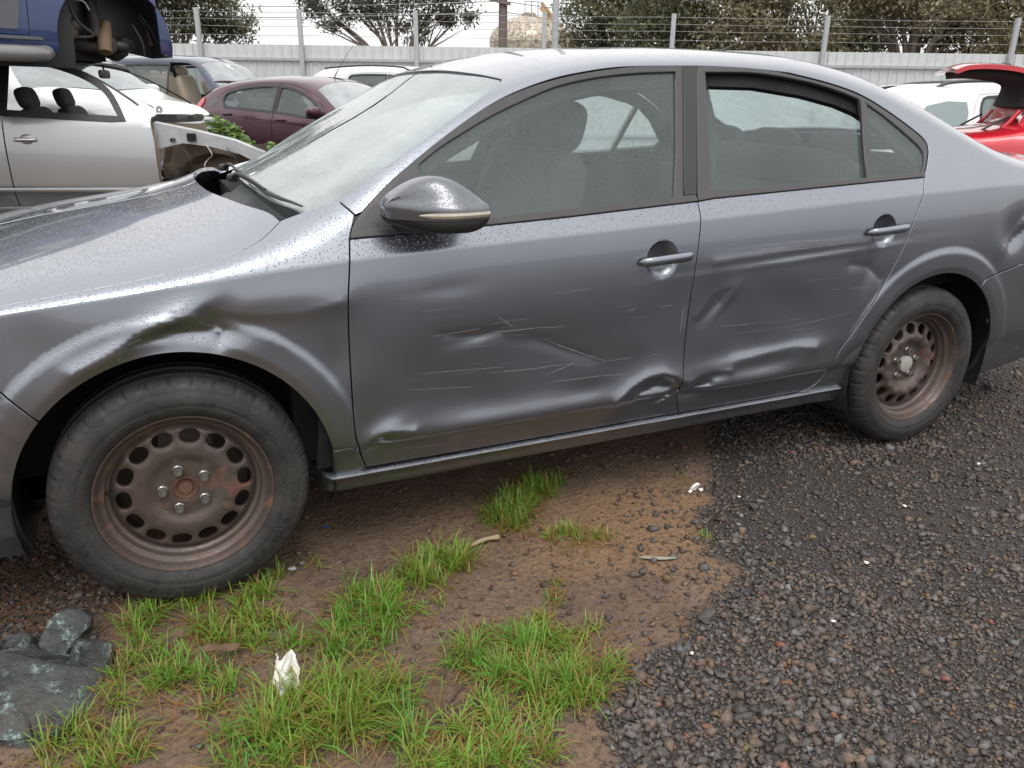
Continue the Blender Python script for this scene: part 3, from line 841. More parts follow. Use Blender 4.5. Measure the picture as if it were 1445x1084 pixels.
# ---- door furniture
for si, side in enumerate((-1, 1)):
    dn = side < 0
    fd, rd = fdoors[si], rdoors[si]
    outl = fd_out + [(1.6535, 1.3935), (1.5393, .9962)] + belt_bot[::-1][1:]
    Panel().cut(J, outl, [fd_in], res=.03, side=side, off=-.001, fold=.014, roll=.003, gap=.004, dent=False).obj('window_frame', M_TRIM, fd)
    Panel().cut(J, fd_in, res=.05, side=side, off=-.010, fold=0, gap=-.006, dent=False).obj('window_pane', M_GLASS if dn else M_GLASS_WET, fd)
    strip = [(.4752, .9600), (.8378, .9735), (1.0903, .9885), (1.535, 1.0125), (1.5401, .9942)] + belt_bot[::-1][1:]
    Panel().cut(J, strip, res=.03, side=side, off=.005, fold=.008, roll=.003, gap=.002, dent=False).obj('belt_moulding', M_TRIM, fd)
    # pillar cover on the rear edge of the window
    cov = [(1.4940, 1.012), (1.5393, 1.012), (1.6505, 1.388), (1.6005, 1.386)]
    Panel().cut(J, cov, res=.05, side=side, off=.004, fold=.006, roll=.003, gap=.002, dent=False).obj('pillar_cover', M_BLACK, fd)
    outl = [(1.5401, .9942), (1.6545, 1.397)] + rd_out[1:] + belt_bot_r[::-1][1:-1]
    Panel().cut(J, outl, [rd_in, q_in], res=.03, side=side, off=-.001, fold=.014, roll=.003, gap=.004, dent=False).obj('window_frame', M_TRIM, rd)
    strip = [(1.5440, 1.0135), (1.6019, 1.0195), (2.2401, 1.0425), (2.5230, 1.0566)] + belt_bot_r[::-1]
    Panel().cut(J, strip, res=.03, side=side, off=.005, fold=.008, roll=.003, gap=.002, dent=False).obj('belt_moulding', M_TRIM, rd)
    bar = [(2.2425, 1.040), (2.2690, 1.043), (2.3290, 1.278), (2.3080, 1.291)]
    Panel().cut(J, bar, res=.05, side=side, off=.003, fold=.006, roll=.003, gap=.0, dent=False).obj('window_divider', M_TRIM, rd)
    if dn:      # wound part of the way down
        pane = cr([(1.672, 1.320), (1.8689, 1.3156), (2.0667, 1.295), (2.1988, 1.2633), (2.305, 1.2257)], 4) + [(2.2401, 1.03), (1.598, 1.01)]
    else:
        pane = rd_in
    Panel().cut(J, pane, res=.05, side=side, off=-.012, fold=0, gap=0 if dn else -.006, dent=False).obj('window_pane', M_GLASS if dn else M_GLASS_WET, rd)
    Panel().cut(J, q_in, res=.05, side=side, off=-.008, fold=0, gap=-.004, dent=False).obj('quarter_pane', M_GLASS, rd)
    for door, cx, cz, cr_ in ((fd, 1.398, .831, .058), (rd, 2.315, .868, .056)):
        # recess
        g = Geo(); n = 28; rings = [(1.06, -.004), (1.0, .0015), (.96, .006), (.85, .016), (.6, .025), (.3, .029), (.02, .030)]
        for q, dp in rings:
            for j in range(n):
                a = 2 * math.pi * j / n; X, z = cx + cr_ * q * math.cos(a), cz + cr_ * q * math.sin(a)
                p = J.P(X, z, side, dn) - J.N(X, z, side, dn) * (dp if dp > 0 else .003); g.v.append(tuple(p))
        for i in range(len(rings) - 1):
            for j in range(n): g.f.append((i * n + j, i * n + (j + 1) % n, (i + 1) * n + (j + 1) % n, (i + 1) * n + j))
        g.obj('handle_recess', M_PAINT, door)
        # bar
        g = Geo(); n = 14; xs = np.linspace(-1, 1, 25)
        for u in xs:
            X = cx + .010 + u * .0975; z = cz + .003 + .005 * u
            base = J.P(X, z, side, dn); nr = J.N(X, z, side, dn)
            e = (1 - abs(u) ** 8) ** .5 if abs(u) < 1 else 0.02
            out = .006 + .020 * (1 - abs(u) ** 6)
            for j in range(n):
                a = 2 * math.pi * j / n
                q = base + nr * (out + .009 * e * math.cos(a)) + np.array([0, 0, 1]) * (.0145 * e * math.sin(a))
                g.v.append(tuple(q))
        for i in range(24):
            for j in range(n): g.f.append((i * n + j, i * n + (j + 1) % n, (i + 1) * n + (j + 1) % n, (i + 1) * n + j))
        g.f += [tuple(range(n)), tuple(24 * n + j for j in range(n))]
        g.obj('door_handle', M_PAINT, door, angle=60)
    # mirror: painted cap over a black body, with an indicator strip
    def mirror_part(cap, grow=0.0):
        """loft of cross-sections along the car: a creased shell, cap above, body below"""
        g = Geo(); n = 26; m = 30
        for i in range(m + 1):
            u = i / m; X = .535 + .245 * u
            zt_ = 1.040 + .062 * math.sin(min(1, u / .48) * math.pi / 2) ** .9 - .058 * max(0, (u - .48) / .52) ** 1.7
            zcz = 1.036 - .006 * u
            zb_ = .988 - .024 * math.sin(min(1, u * 1.8) * math.pi / 2) + .026 * max(0, (u - .72) / .28) ** 2
            yo = 1.038 - .115 * (1 - math.sin(min(1, u / .70) * math.pi / 2)) - .018 * max(0, (u - .86) / .14) ** 2
            yi = .862 + .018 * u; zl = 1.000 + .004 * u
            e = 1.0
            if u < .05: e = .72 + .28 * (u / .05) ** .5
            if u > .95: e = 1 - .22 * ((u - .95) / .05) ** 2
            ym = (yi + yo) / 2
            if cap: pl = [(yi, zl), (yi, (zt_ + zl) / 2), (yi + .012, zt_ - .010), (ym - .02, zt_), (ym + .03, zt_ - .006), (yo - .012, zcz + .010), (yo, zcz - .001), (yo - .001, zl)]
            else: pl = [(yi, zl + .001), (yi, (zb_ + zl) / 2), (yi + .02, zb_ + .004), (ym, zb_), (yo - .022, zb_ + .006), (yo - .004, zb_ + .022), (yo - .003, zl + .001)]
            pl = cr(pl, 6); d = np.concatenate([[0], np.cumsum([math.dist(p, q) for p, q in zip(pl[:-1], pl[1:])])]); t_ = np.linspace(0, d[-1], n)
            yy = np.interp(t_, d, [p[0] for p in pl]); zz = np.interp(t_, d, [p[1] for p in pl]); zm = (zt_ + zb_) / 2
            for y_, z_ in zip(yy, zz): g.v.append((X, side * (ym + (y_ - ym) * e + grow), zm + (z_ - zm) * e))
        for i in range(m):
            for j in range(n - 1): g.f.append((i * n + j, i * n + j + 1, (i + 1) * n + j + 1, (i + 1) * n + j))
        g.f += [tuple(range(n)), tuple(m * n + j for j in range(n))]
        return g
    mb = mirror_part(False).obj('mirror_body', M_BLACK, fd, angle=70)
    mirror_part(True, .001).obj('mirror_cap', M_PAINT_SHADED, fd, angle=50)
    g = Geo(); n = 6; xs = np.linspace(.60, .768, 18)
    for i, X in enumerate(xs):
        u = (X - .535) / .245; yo = 1.038 - .115 * (1 - math.sin(min(1, u / .70) * math.pi / 2)) - .018 * max(0, (u - .86) / .14) ** 2
        hz = .0075 * (1 - .75 * max(0, 1 - i / 4) ** 2); zc_ = 1.0115 + .006 * u
        for j in range(n):
            a = 2 * math.pi * j / n; g.v.append((X, side * (yo - .0005 + .006 * math.cos(a)), zc_ + hz * math.sin(a)))
    for i in range(17):
        for j in range(n): g.f.append((i * n + j, i * n + (j + 1) % n, (i + 1) * n + (j + 1) % n, (i + 1) * n + j))
    g.f += [tuple(range(n)), tuple(17 * n + j for j in range(n))]
    g.obj('indicator_lens', M_LENS, fd)
    g = Geo(); g.tube([(.60, side * .80, .972), (.615, side * .86, .982), (.64, side * .90, .985)], [.034, .032, .028], 12); g.obj('mirror_arm', M_BLACK, fd)

# ---- cabin
def seat(x, y, z, parent, rec=14, w=.25, bench=False):
    g = Geo(); g.sup((x + .02, y, z), (.27, w, .075), .4, 24, e2=.35)
    s = g.obj('seat', M_CLOTH, parent)
    a = math.radians(rec); M = Matrix.Translation((x + .28, y, z + .02)) @ Matrix.Rotation(a, 4, 'Y')
    g = Geo(); g.sup((0, 0, .30), (.075, w * .94, .33), .42, 24, M, e2=.4); g.obj('backrest', M_CLOTH, s)
    for yy in ((0,) if not bench else (-.36, 0, .36)):
        g = Geo(); g.sup((.012, yy, .705 if not bench else .655), (.05, .14, .085 if not bench else .06), .6, 20, M)
        for q in (-.05, .05): g.tube([tuple(M @ Vector((.01, yy + q, .56))), tuple(M @ Vector((.012, yy + q, .68)))], .006, 6)
        g.obj('headrest', M_CLOTH, s)


seat(.83, -.36, .50, CAR, 15)
seat(1.05, .36, .50, CAR, 18)
seat(2.02, 0, .50, CAR, 24, .66, True)
g = Geo(); g.sup((.50, 0, .82), (.22, .72, .12), .5, 24); g.sup((.52, .36, .93), (.10, .18, .05), .6, 16); g.obj('dashboard', M_BLACK, CAR)
g = Geo(); Mx = Matrix.Translation((.80, .36, .90)) @ Matrix.Rotation(math.radians(65), 4, 'Y')
g.tube([tuple(Mx @ Vector((.185 * math.cos(a), .185 * math.sin(a), 0))) for a in np.linspace(0, 2 * math.pi, 33)], .014, 8, cap=False)
g.sup((.79, .36, .895), (.04, .07, .06), .7, 14); g.bar(Mx @ Vector((0, -.18, 0)), Mx @ Vector((0, .18, 0)), .03, .02); g.tube([(.79, .36, .90), (.62, .36, .83)], .03)
g.obj('steering_wheel', M_BLACK, CAR)
g = Geo(); g.box(.35, 2.9, -.78, .78, .27, .33); g.box(.9, 1.6, -.1, .1, .33, .56); g.box(2.42, 3.0, -.72, .72, .60, .98); g.obj('cabin_floor', M_GAP, CAR)
for side in (-1, 1):
    doorcard = Panel(); doorcard.cut(J, [(.48, .34), (.47, .93), (1.08, .96), (1.54, .985), (2.23, 1.02), (2.49, 1.03), (2.36, .72), (2.18, .45), (2.0, .34)], res=.08, side=side, off=-.075, fold=0, gap=0, dent=False)
    doorcard.obj('door_lining', M_CLOTH, CAR)
g = Geo(); g.sup((.98, .02, 1.33), (.012, .12, .032), .5, 16); g.tube([(.98, 0, 1.34), (.99, 0, 1.385)], .01); g.obj('interior_mirror', M_BLACK, CAR)
for side in (-1, 1):      # belts hang by the pillars
    g = Geo(); g.tube([(1.60, side * .66, 1.22), (1.55, side * .70, 1.0), (1.45, side * .72, .7)], .012, 6); g.obj('seat_belt', M_CLOTH, CAR)


# ------------------------------------------------------------------ wheels
def tyre_geo(R=.316, rim=.2165, w=.1025, slots=36, seg=9):
    k = R - .316
    pr_ = [(rim - .004, -.70), (rim + .001, -.82), (rim + .003, -.862), (rim + .009, -.905), (rim + .019, -.955), (rim + .030, -.985), (rim + .032, -.978), (rim + .035, -.992), (rim + .042, -1.0), (R - .046, -.985), (R - .034, -.945), (R - .032, -.932), (R - .028, -.932), (R - .018, -.875), (R - .009, -.78), (R - .004, -.66), (R - .0015, -.56), (R - .001, -.50),
           (R - .008, -.49), (R - .008, -.42), (R - .0005, -.41), (R, -.10), (R - .008, -.09), (R - .008, .09), (R, .10), (R - .0005, .41), (R - .008, .42), (R - .008, .49), (R - .001, .50), (R - .004, .66), (R - .012, .80), (R - .04, .97), (rim + .04, 1.0), (rim + .004, .87), (rim - .004, .78)]
    pr_ = [(r, h * w) for r, h in pr_]
    n = slots * seg
    def mod(i, j):
        if 13 <= i <= 16 and j % seg == 0: return -.0048
        if 13 <= i <= 14 and j % (2 * seg) == seg // 2: return -.002
        return 0
    return Geo().lathe(pr_, n, 'y', mod)


def disc_panel(nh, hr, hole_t, hole_r, prof, rin, rout, res=.006, rib=.0005):
    outer = np.array(arc(0, 0, rout, 0, 360, 120)[:-1]); holes = [np.array(arc(0, 0, rin, 0, 360, 40)[:-1])]
    for i in range(nh):
        a = 2 * math.pi * (i + .5) / nh + .12; c = (hr * math.cos(a), hr * math.sin(a)); q = []
        for j in range(22):
            b = 2 * math.pi * j / 22; u = hole_r * math.copysign(abs(math.cos(b)) ** .85, math.cos(b)); v = hole_t * math.copysign(abs(math.sin(b)) ** .85, math.sin(b))
            q.append((c[0] + u * math.cos(a) - v * math.sin(a), c[1] + u * math.sin(a) + v * math.cos(a)))
        holes.append(np.array(q))
    V, T = triangulate(outer, holes, res)
    f = pch(prof); r = np.hypot(V[:, 0], V[:, 1]); ang = np.arctan2(V[:, 1], V[:, 0])
    y = f(r)
    # radial ribs pressed between the holes, dying out towards the hub
    y = y + rib * np.cos(nh * (ang - .12)) * np.exp(-.5 * ((r - .118) / .012) ** 2)
    # a rim pressed round each hole
    for h in holes[1:]:
        c = h.mean(0); d = np.hypot(V[:, 0] - c[0], V[:, 1] - c[1]); y = y + .0025 * np.exp(-np.clip(d - hole_t, 0, None) / .003)
    P = np.stack([V[:, 0], y, V[:, 1]], -1)
    g = Geo(); g.v = [tuple(p) for p in P]; g.f = [tuple(t) for t in T]
    # thickness round the edges of the holes
    for h in holes:
        k = len(g.v); m = len(h)
        for q in h:
            rr = math.hypot(*q); yy = float(f(rr)) + .0035; g.v += [(q[0], yy - .001, q[1]), (q[0], yy + .010, q[1])]
        for i in range(m): g.f.append((k + 2 * i, k + 2 * ((i + 1) % m), k + 2 * ((i + 1) % m) + 1, k + 2 * i + 1))
    return g


TYRE_ME = tyre_geo().mesh('tyre', angle=50)
rim_prof = [(.2175, -.0790), (.2190, -.0845), (.2170, -.0880), (.2130, -.0870), (.2085, -.0800), (.2040, -.0700), (.2020, -.0640), (.1960, -.0600), (.1905, -.0570), (.1885, -.050), (.1865, -.0440), (.1800, -.0410), (.1775, -.036), (.1760, -.0250), (.1750, .02), (.176, .07), (.20, .08), (.217, .085)]
RIM_ME = Geo().lathe(rim_prof, 96, 'y').mesh('rim', angle=40)
DISC_F = disc_panel(14, .1475, .0255, .0185, [(.03, -.036), (.036, -.0400), (.070, -.0400), (.078, -.0410), (.088, -.0455), (.104, -.0500), (.118, -.0500), (.130, -.0480), (.1475, -.0450), (.164, -.0420), (.170, -.036), (.1765, -.030)], .033, .1762).mesh('wheel_disc', angle=35)
DISC_R = disc_panel(14, .1475, .0225, .0205, [(.03, -.024), (.036, -.0280), (.070, -.0280), (.078, -.0300), (.088, -.0400), (.104, -.0500), (.116, -.0520), (.128, -.046), (.1475, -.0380), (.164, -.0340), (.170, -.030), (.1765, -.026)], .033, .1762, rib=.0022).mesh('wheel_disc', angle=35)
M_BACK = plain('brake_dirty', (.05, .04, .03), .8, var=.5, scale=20)


def bolt_geo(): 
    g = Geo(); g.lathe([(.0135, .004), (.0135, -.004), (.0115, -.006), (.0112, -.0185), (.0102, -.0205), (.0060, -.0205), (.0058, -.013), (.001, -.013)], 12, 'y'); return g


BOLT_ME = bolt_geo().mesh('wheel_bolt', angle=35)


def wheel(x, side, front, spin=0.0, parent=CAR, steer=0.0, y=.770, z=.316):
    w = empty('wheel', (x, side * y, z), (0 if side < 0 else math.pi) + steer, parent=parent)
    link('tyre', TYRE_ME, w, M_RUBBER, rot=(0, spin * 1.7, 0))
    link('rim', RIM_ME, w, M_RIM)
    link('wheel_disc', DISC_F if front else DISC_R, w, M_RIM, rot=(0, spin, 0))
    dy = -.040 if front else -.028
    for i in range(5):
        a = 2 * math.pi * i / 5 + spin + .25
        link('wheel_bolt', BOLT_ME, w, M_STEEL, loc=(.056 * math.cos(a), dy, .056 * math.sin(a)))
    if front:
        g = Geo(); g.lathe([(.033, .01), (.033, -.036), (.031, -.0405), (.0285, -.0405), (.027, -.034), (.018, -.030), (.018, -.036), (.0165, -.040), (.001, -.041)], 32, 'y'); g.obj('axle_nut', M_RIM_RUST, w)
    else:
        g = Geo(); g.lathe([(.033, .02), (.033, -.036), (.0315, -.041), (.029, -.0425), (.001, -.0435)], 32, 'y'); g.obj('hub_cap', M_CAP, w)
    g = Geo(); g.lathe([(.001, .045), (.165, .045), (.17, .05), (.17, .075)], 40, 'y')
    if front: g.box(-.05, .08, .0, .045, .095, .165)
    g.obj('brake_disc', M_BACK, w)
    g = Geo(); a = spin + 2.7; ca, sa = math.cos(a), math.sin(a)
    g.tube([(.186 * ca, -.043, .186 * sa), (.180 * ca, -.052, .180 * sa), (.166 * ca, -.066, .166 * sa)], [.0055, .0045, .004], 8)
    g.obj('valve', M_BLACK, w)
    return w


M_RIM_RUST = rusty('rusty_nut', (.12, .06, .04), .95)
M_CAP = plain('grey_cap', (.30, .30, .27), .7, var=.2, scale=40)
fw = wheel(0, -1, True, .3)
# moulded letters on the sidewall, low down behind the hub
GLYPH = {'E': [(0, 0, 0, 1), (0, 0, .7, 0), (0, .5, .6, .5), (0, 1, .7, 1)], 'P': [(0, 0, 0, 1), (0, 1, .7, 1), (.7, 1, .7, .5), (.7, .5, 0, .5)], 'K': [(0, 0, 0, 1), (0, .45, .7, 1), (.15, .55, .7, 0)], 'O': [(0, 0, 0, 1), (0, 1, .7, 1), (.7, 1, .7, 0), (.7, 0, 0, 0)], 'T': [(.35, 0, .35, 1), (0, 1, .7, 1)], 'S': [(0, 0, .7, 0), (.7, 0, .7, .5), (.7, .5, 0, .5), (0, .5, 0, 1), (0, 1, .7, 1)]}
g = Geo()
for ch, deg in (('E', -55), ('P', -48.5), ('K', -40), ('O', -35.5), ('T', -31), ('S', -26.5)):
    a = math.radians(deg); hz = .017; cen = Vector((.262 * math.cos(a), 0, .262 * math.sin(a))); up_ = Vector((-math.cos(a), 0, -math.sin(a))); ri = Vector((-math.sin(a), 0, math.cos(a)))
    for x0_, y0_, x1_, y1_ in GLYPH[ch]:
        q0 = cen + ri * (x0_ - .35) * hz + up_ * (y0_ - .5) * hz; q1 = cen + ri * (x1_ - .35) * hz + up_ * (y1_ - .5) * hz
        for q in (q0, q1): q.y = -.1026 if (q.x ** 2 + q.z ** 2) ** .5 < .268 else -.1012
        g.bar(q0, q1, .0022, .0026, up=(0, 1, 0))
g.obj('sidewall_lettering', M_BLACK, fw, smooth=False)
wheel(2.651, -1, False, .05)
wheel(0, 1, True, 1.1)
wheel(2.651, 1, False, .8)

# scrapes through the paint: hairline furrows that follow the flank
M_SCRATCH = plain('scraped_primer', (.25, .26, .275), .5, var=.25, scale=60)
SCR = [[(1.003, .63), (1.073, .596), (1.149, .562), (1.222, .532)], [(.618, .57), (.753, .564), (.886, .557)], [(.819, .547), (.976, .542), (1.109, .54)], [(.827, .665), (.951, .662), (1.071, .655)], [(1.286, .686), (1.449, .685)], [(1.01, .491), (1.157, .487), (1.301, .48)], [(.583, .529), (.783, .509)], [(.665, .674), (.8, .681)], [(1.018, .514), (1.089, .535), (1.119, .54)], [(.856, .71), (.903, .674)], [(1.228, .531), (1.407, .534)], [(1.491, .666), (1.489, .592)], [(1.5, .695), (1.501, .606)], [(1.029, .76), (1.15, .763)], [(.566, .345), (.834, .325)],
       [(1.896, .56), (2.083, .573), (2.228, .59)], [(1.65, .595), (1.767, .592)], [(1.841, .533), (2.063, .528)], [(1.687, .825), (2.013, .831), (2.238, .841)], [(2.194, .676), (2.303, .672)], [(1.611, .696), (1.639, .647)], [(1.943, .37), (2.007, .372)], [(1.63, .846), (1.92, .855), (2.172, .852)], [(-.303, .676), (-.257, .703)], [(.078, .774), (.155, .739)], [(-.126, .72), (-.048, .748)]]
sr = np.random.RandomState(3)
for i in range(16):
    rear = sr.rand() < .4; x0 = sr.uniform(1.58, 2.1) if rear else sr.uniform(.50, 1.35); z0 = sr.uniform(.42, .80); L_ = sr.uniform(.04, .20); sl = sr.normal(.0, .03); SCR.append([(x0, z0), (x0 + L_ * .5, z0 + L_ * sl * .5 + sr.normal(0, .001)), (min(x0 + L_, 1.49 if not rear else 2.14), z0 + L_ * sl)])
G_ = {0: Geo(), 1: Geo(), 2: Geo()}
for i, l in enumerate(SCR):
    q = np.array(cr(l, 10)); q[:, 1] += np.cumsum(sr.normal(0, .0004, len(q))); which = 0 if q[:, 0].max() < .44 else 1 if q[:, 0].max() < 1.52 else 2
    wd = (sr.uniform(.0004, .0009) if i < 26 else sr.uniform(.00025, .0005)); g = G_[which]; k = len(g.v); m = len(q)
    for j in range(m):
        w_ = wd * (.25 + .75 * math.sin(math.pi * (j + .3) / (m - .4))) * sr.uniform(.5, 1.2)
        for sg in (-1, 1):
            tx = q[min(j + 1, m - 1)] - q[max(j - 1, 0)]; tx = tx / max(np.linalg.norm(tx), 1e-9); X_, z_ = q[j][0] - tx[1] * w_ * sg, q[j][1] + tx[0] * w_ * sg
            g.v.append(tuple(J.P(X_, z_, -1, True) + J.N(X_, z_, -1, True) * .0004))
    for j in range(m - 1): g.f.append((k + 2 * j, k + 2 * j + 2, k + 2 * j + 3, k + 2 * j + 1))
for i, par in ((0, fenders[0]), (1, fdoors[0]), (2, rdoors[0])):
    if G_[i].f: tag(G_[i].obj('scratch_marks', M_SCRATCH, par), kind='stuff')

# ------------------------------------------------------------------ ground
RNG = np.random.RandomState(11)


def vnoise(x, y, seed=0):
    """smooth value noise in the plane"""
    r = np.random.RandomState(seed).rand(256, 256)
    xi = np.floor(x).astype(int); yi = np.floor(y).astype(int); fx = x - xi; fy = y - yi
    fx = fx * fx * (3 - 2 * fx); fy = fy * fy * (3 - 2 * fy)
    g = lambda a, b: r[a % 256, b % 256]
    return (g(xi, yi) * (1 - fx) + g(xi + 1, yi) * fx) * (1 - fy) + (g(xi, yi + 1) * (1 - fx) + g(xi + 1, yi + 1) * fx) * fy


def fbm(x, y, f, o=4, seed=0):
    s = 0; a = 1; t = 0
    for i in range(o):
        s = s + a * vnoise(x * f, y * f, seed + i); t += a; a *= .5; f *= 2.03
    return s / t


DIRT_EDGE = np.array([(2.3, .5), (1.998, -.389), (1.822, -.62), (1.663, -.929), (1.50, -1.08), (1.38, -1.193), (1.42, -1.33), (1.263, -1.404), (1.083, -1.507), (.882, -1.575), (.74, -1.70), (.65, -1.9), (.55, -2.4), (.4, -3.5)])


def gravel_mask(x, y):
    """1 on the crushed-stone track, 0 on bare soil"""
    xe = np.interp(-y, -DIRT_EDGE[:, 1], DIRT_EDGE[:, 0])
    d = x - xe + (fbm(x, y, 4.5, 4, 3) - .5) * .34
    m = sst(-.05, .07, d)
    # loose stone spread in front of the front wheel too
    d2 = np.hypot((x + .75) / .62, (y + .70) / .42) + (fbm(x, y, 5, 3, 9) - .5) * .8
    m = np.maximum(m, .75 * sst(1.05, .75, d2))
    far = sst(2.4, 3.6, y) * .9
    return np.maximum(m, far)


def ground_z(x, y):
    x = np.asarray(x, float); y = np.asarray(y, float)
    near = np.exp(-((x - 1) ** 2 + (y + 1) ** 2) / 60.0)
    h = (fbm(x, y, 1.3, 3, 21) - .5) * .030 + (fbm(x, y, 6, 4, 31) - .5) * .016
    for wx in (0.0, 2.651):
        for wy in (-.77, .77):
            k = np.exp(-(((x - wx) / .22) ** 2 + ((y - wy) / .20) ** 2)); h = h * (1 - k) + (-.004) * k
    return h * (.25 + .75 * near) - .004 + yard_z(x, y)


def yard_z(x, y):
    """the yard rises a little behind the grey car, on the left"""
    return .14 * sst(2.0, 4.2, y) * sst(3.2, .8, x)


def axis_pts(lo, hi, step, far_lo, far_hi):
    a = list(np.arange(lo, hi + 1e-6, step)); s = step; p = a[-1]
    while p < far_hi: s *= 1.35; p += s; a.append(min(p, far_hi))
    s = step; p = lo; b = []
    while p > far_lo: s *= 1.35; p -= s; b.append(max(p, far_lo))
    return np.array(b[::-1] + a)


gx = axis_pts(-1.2, 5.2, .024, -300, 400); gy = axis_pts(-2.7, .9, .022, -300, 400)
GX, GY = np.meshgrid(gx, gy)
GZ = ground_z(GX, GY)
gm_ = gravel_mask(GX, GY)
gm_ = np.where(np.hypot(GX - 1, GY + 1) > 8, 1.0, gm_)
nx, ny_ = len(gx), len(gy)
ii = np.arange(nx * ny_).reshape(ny_, nx)
F = np.stack([ii[:-1, :-1], ii[:-1, 1:], ii[1:, 1:], ii[1:, :-1]], -1).reshape(-1, 4)
me = raw_mesh('ground', np.stack([GX, GY, GZ], -1).reshape(-1, 3), F, True)
at = me.attributes.new('gravel', 'FLOAT', 'POINT'); at.data.foreach_set('value', gm_.astype(np.float32).ravel())
orange = sst(.42, .62, fbm(GX, GY, 2.2, 4, 77)) * np.exp(-(((GX - 1.35) / .55) ** 2 + ((GY + 1.0) / .55) ** 2))
at = me.attributes.new('ochre', 'FLOAT', 'POINT'); at.data.foreach_set('value', orange.astype(np.float32).ravel())

t = NT('ground_soil'); v = t.obj()
gr = t.node('ShaderNodeAttribute', attribute_name='gravel').outputs['Fac']
oc = t.node('ShaderNodeAttribute', attribute_name='ochre').outputs['Fac']
n1 = t.noise(v, 5, 8, .65); n2 = t.noise(v, 55, 6, .7); n3 = t.vor(v, 95); n4 = t.vor(v, 42)
soil = t.mix(t.ramp(n1, .3, .7), (.105, .068, .045), (.20, .130, .086))
soil = t.mix(t.math('MULTIPLY', oc, .7), soil, (.27, .155, .075))
soil = t.mix(t.ramp(n2, .42, .72, 0, .7), soil, (.06, .040, .028))
soil = t.mix(t.ramp(n3, .12, .02, 0, .55), soil, (.26, .17, .11))
vc = t.vor(v, 85, out='Color'); hv = t.node('ShaderNodeSeparateColor', {'Color': vc}).outputs[0]
stone = t.mix(t.ramp(hv, 0, 1), (.058, .048, .041), (.125, .107, .094))
stone = t.mix(t.ramp(n1, .35, .75, 0, .5), stone, (.040, .034, .030))
stone = t.mix(t.math('GREATER_THAN', hv, .985), stone, (.22, .15, .10))
stone = t.mix(t.ramp(n3, .3, .55, 0, .75), stone, (.016, .015, .015))
colr = t.mix(gr, soil, stone)
hs_ = t.math('ADD', t.math('MULTIPLY', n2, .5), t.math('ADD', t.math('MULTIPLY', t.ramp(n3, .0, .5, 1, 0), .25), t.math('MULTIPLY', t.ramp(n4, 0, .5, 1, 0), .3)))
hg_ = t.math('ADD', t.math('MULTIPLY', t.ramp(n3, .05, .5, 1, 0), .9), t.math('MULTIPLY', t.ramp(n4, 0, .5, 1, 0), .5))
mixh = t.node('ShaderNodeMix'); t.set(mixh.inputs[0], gr); t.set(mixh.inputs[2], hs_); t.set(mixh.inputs[3], hg_)
rg = t.math('SUBTRACT', .92, t.math('MULTIPLY', gr, t.ramp(n1, .3, .7, .05, .40)))
M_GROUND = t.done(t.pr(Base_Color=colr, Roughness=rg, Normal=t.bump(mixh.outputs[0], .016)).outputs[0])
tag(link('ground', me, None, M_GROUND), kind='structure')

# loose stone
ICO_V = None


def rock_templates(k=10, seed=2, flat=.62, ico=True):
    bm = bmesh.new()
    if ico: bmesh.ops.create_icosphere(bm, subdivisions=1, radius=1.0)
    else: bmesh.ops.create_cube(bm, size=1.35)
    bm.verts.ensure_lookup_table(); v0 = np.array([tuple(q.co) for q in bm.verts]); f0 = np.array([[q.index for q in f.verts] for f in bm.faces]); bm.free()
    r = np.random.RandomState(seed); out = []
    for i in range(k):
        v = v0 * (1 + r.uniform(-.32, .30, (len(v0), 1))) + (0 if ico else r.uniform(-.22, .22, v0.shape))
        for _ in range(4):      # knock a few flats on it, as crushed stone has
            n = r.normal(size=3); n /= np.linalg.norm(n); d = v @ n; lim = r.uniform(.45, .75); v = v - np.clip(d - lim, 0, None)[:, None] * n
        q = r.normal(size=(3, 3)); q, _ = np.linalg.qr(q); v = v @ q if not ico else v
        out.append(v * np.array([1, r.uniform(.6, .95), r.uniform(.4, flat)]))
    return out, f0


RT, RF = rock_templates()
BT, BFc = rock_templates(14, 9, .7, False)


def scatter(name, px, py, size, cols, mat, sink=.25, RT=None, RF=None):
    RT = RT or BT; RF = BFc if RF is None else RF
    n = len(px); tid = RNG.randint(0, len(RT), n); a = RNG.uniform(0, 6.283, n); tilt = RNG.normal(0, .28, n)
    nv = len(RT[0]); V = np.empty((n, nv, 3), np.float32)
    T = np.array(RT)[tid] * size[:, None, None]
    c, s = np.cos(tilt)[:, None], np.sin(tilt)[:, None]
    x = T[..., 0] * c - T[..., 2] * s; z = T[..., 0] * s + T[..., 2] * c; y = T[..., 1]
    c, s = np.cos(a)[:, None], np.sin(a)[:, None]
    V[..., 0] = x * c - y * s + px[:, None]; V[..., 1] = x * s + y * c + py[:, None]
    V[..., 2] = z + (ground_z(px, py) + size * sink)[:, None]
    Fc = (RF[None] + (np.arange(n) * nv)[:, None, None]).reshape(-1, RF.shape[1])
    me = raw_mesh(name, V.reshape(-1, 3), Fc)
    ca = me.color_attributes.new('tone', 'FLOAT_COLOR', 'POINT')
    cc = np.ones((n, nv, 4), np.float32); cc[..., :3] = cols[:, None, :]
    ca.data.foreach_set('color', cc.ravel())
    return tag(link(name, me, None, mat), kind='stuff')


t = NT('loose_stone'); v = t.obj()
ca = t.node('ShaderNodeVertexColor', layer_name='tone').outputs[0]
n = t.noise(v, 140, 4, .6)
M_STONE = t.done(t.pr(Base_Color=t.mix(t.ramp(n, .3, .7, 0, .55), ca, (.022, .020, .019)), Roughness=t.ramp(n, .3, .7, .5, .85), Normal=t.bump(n, .003)).outputs[0])


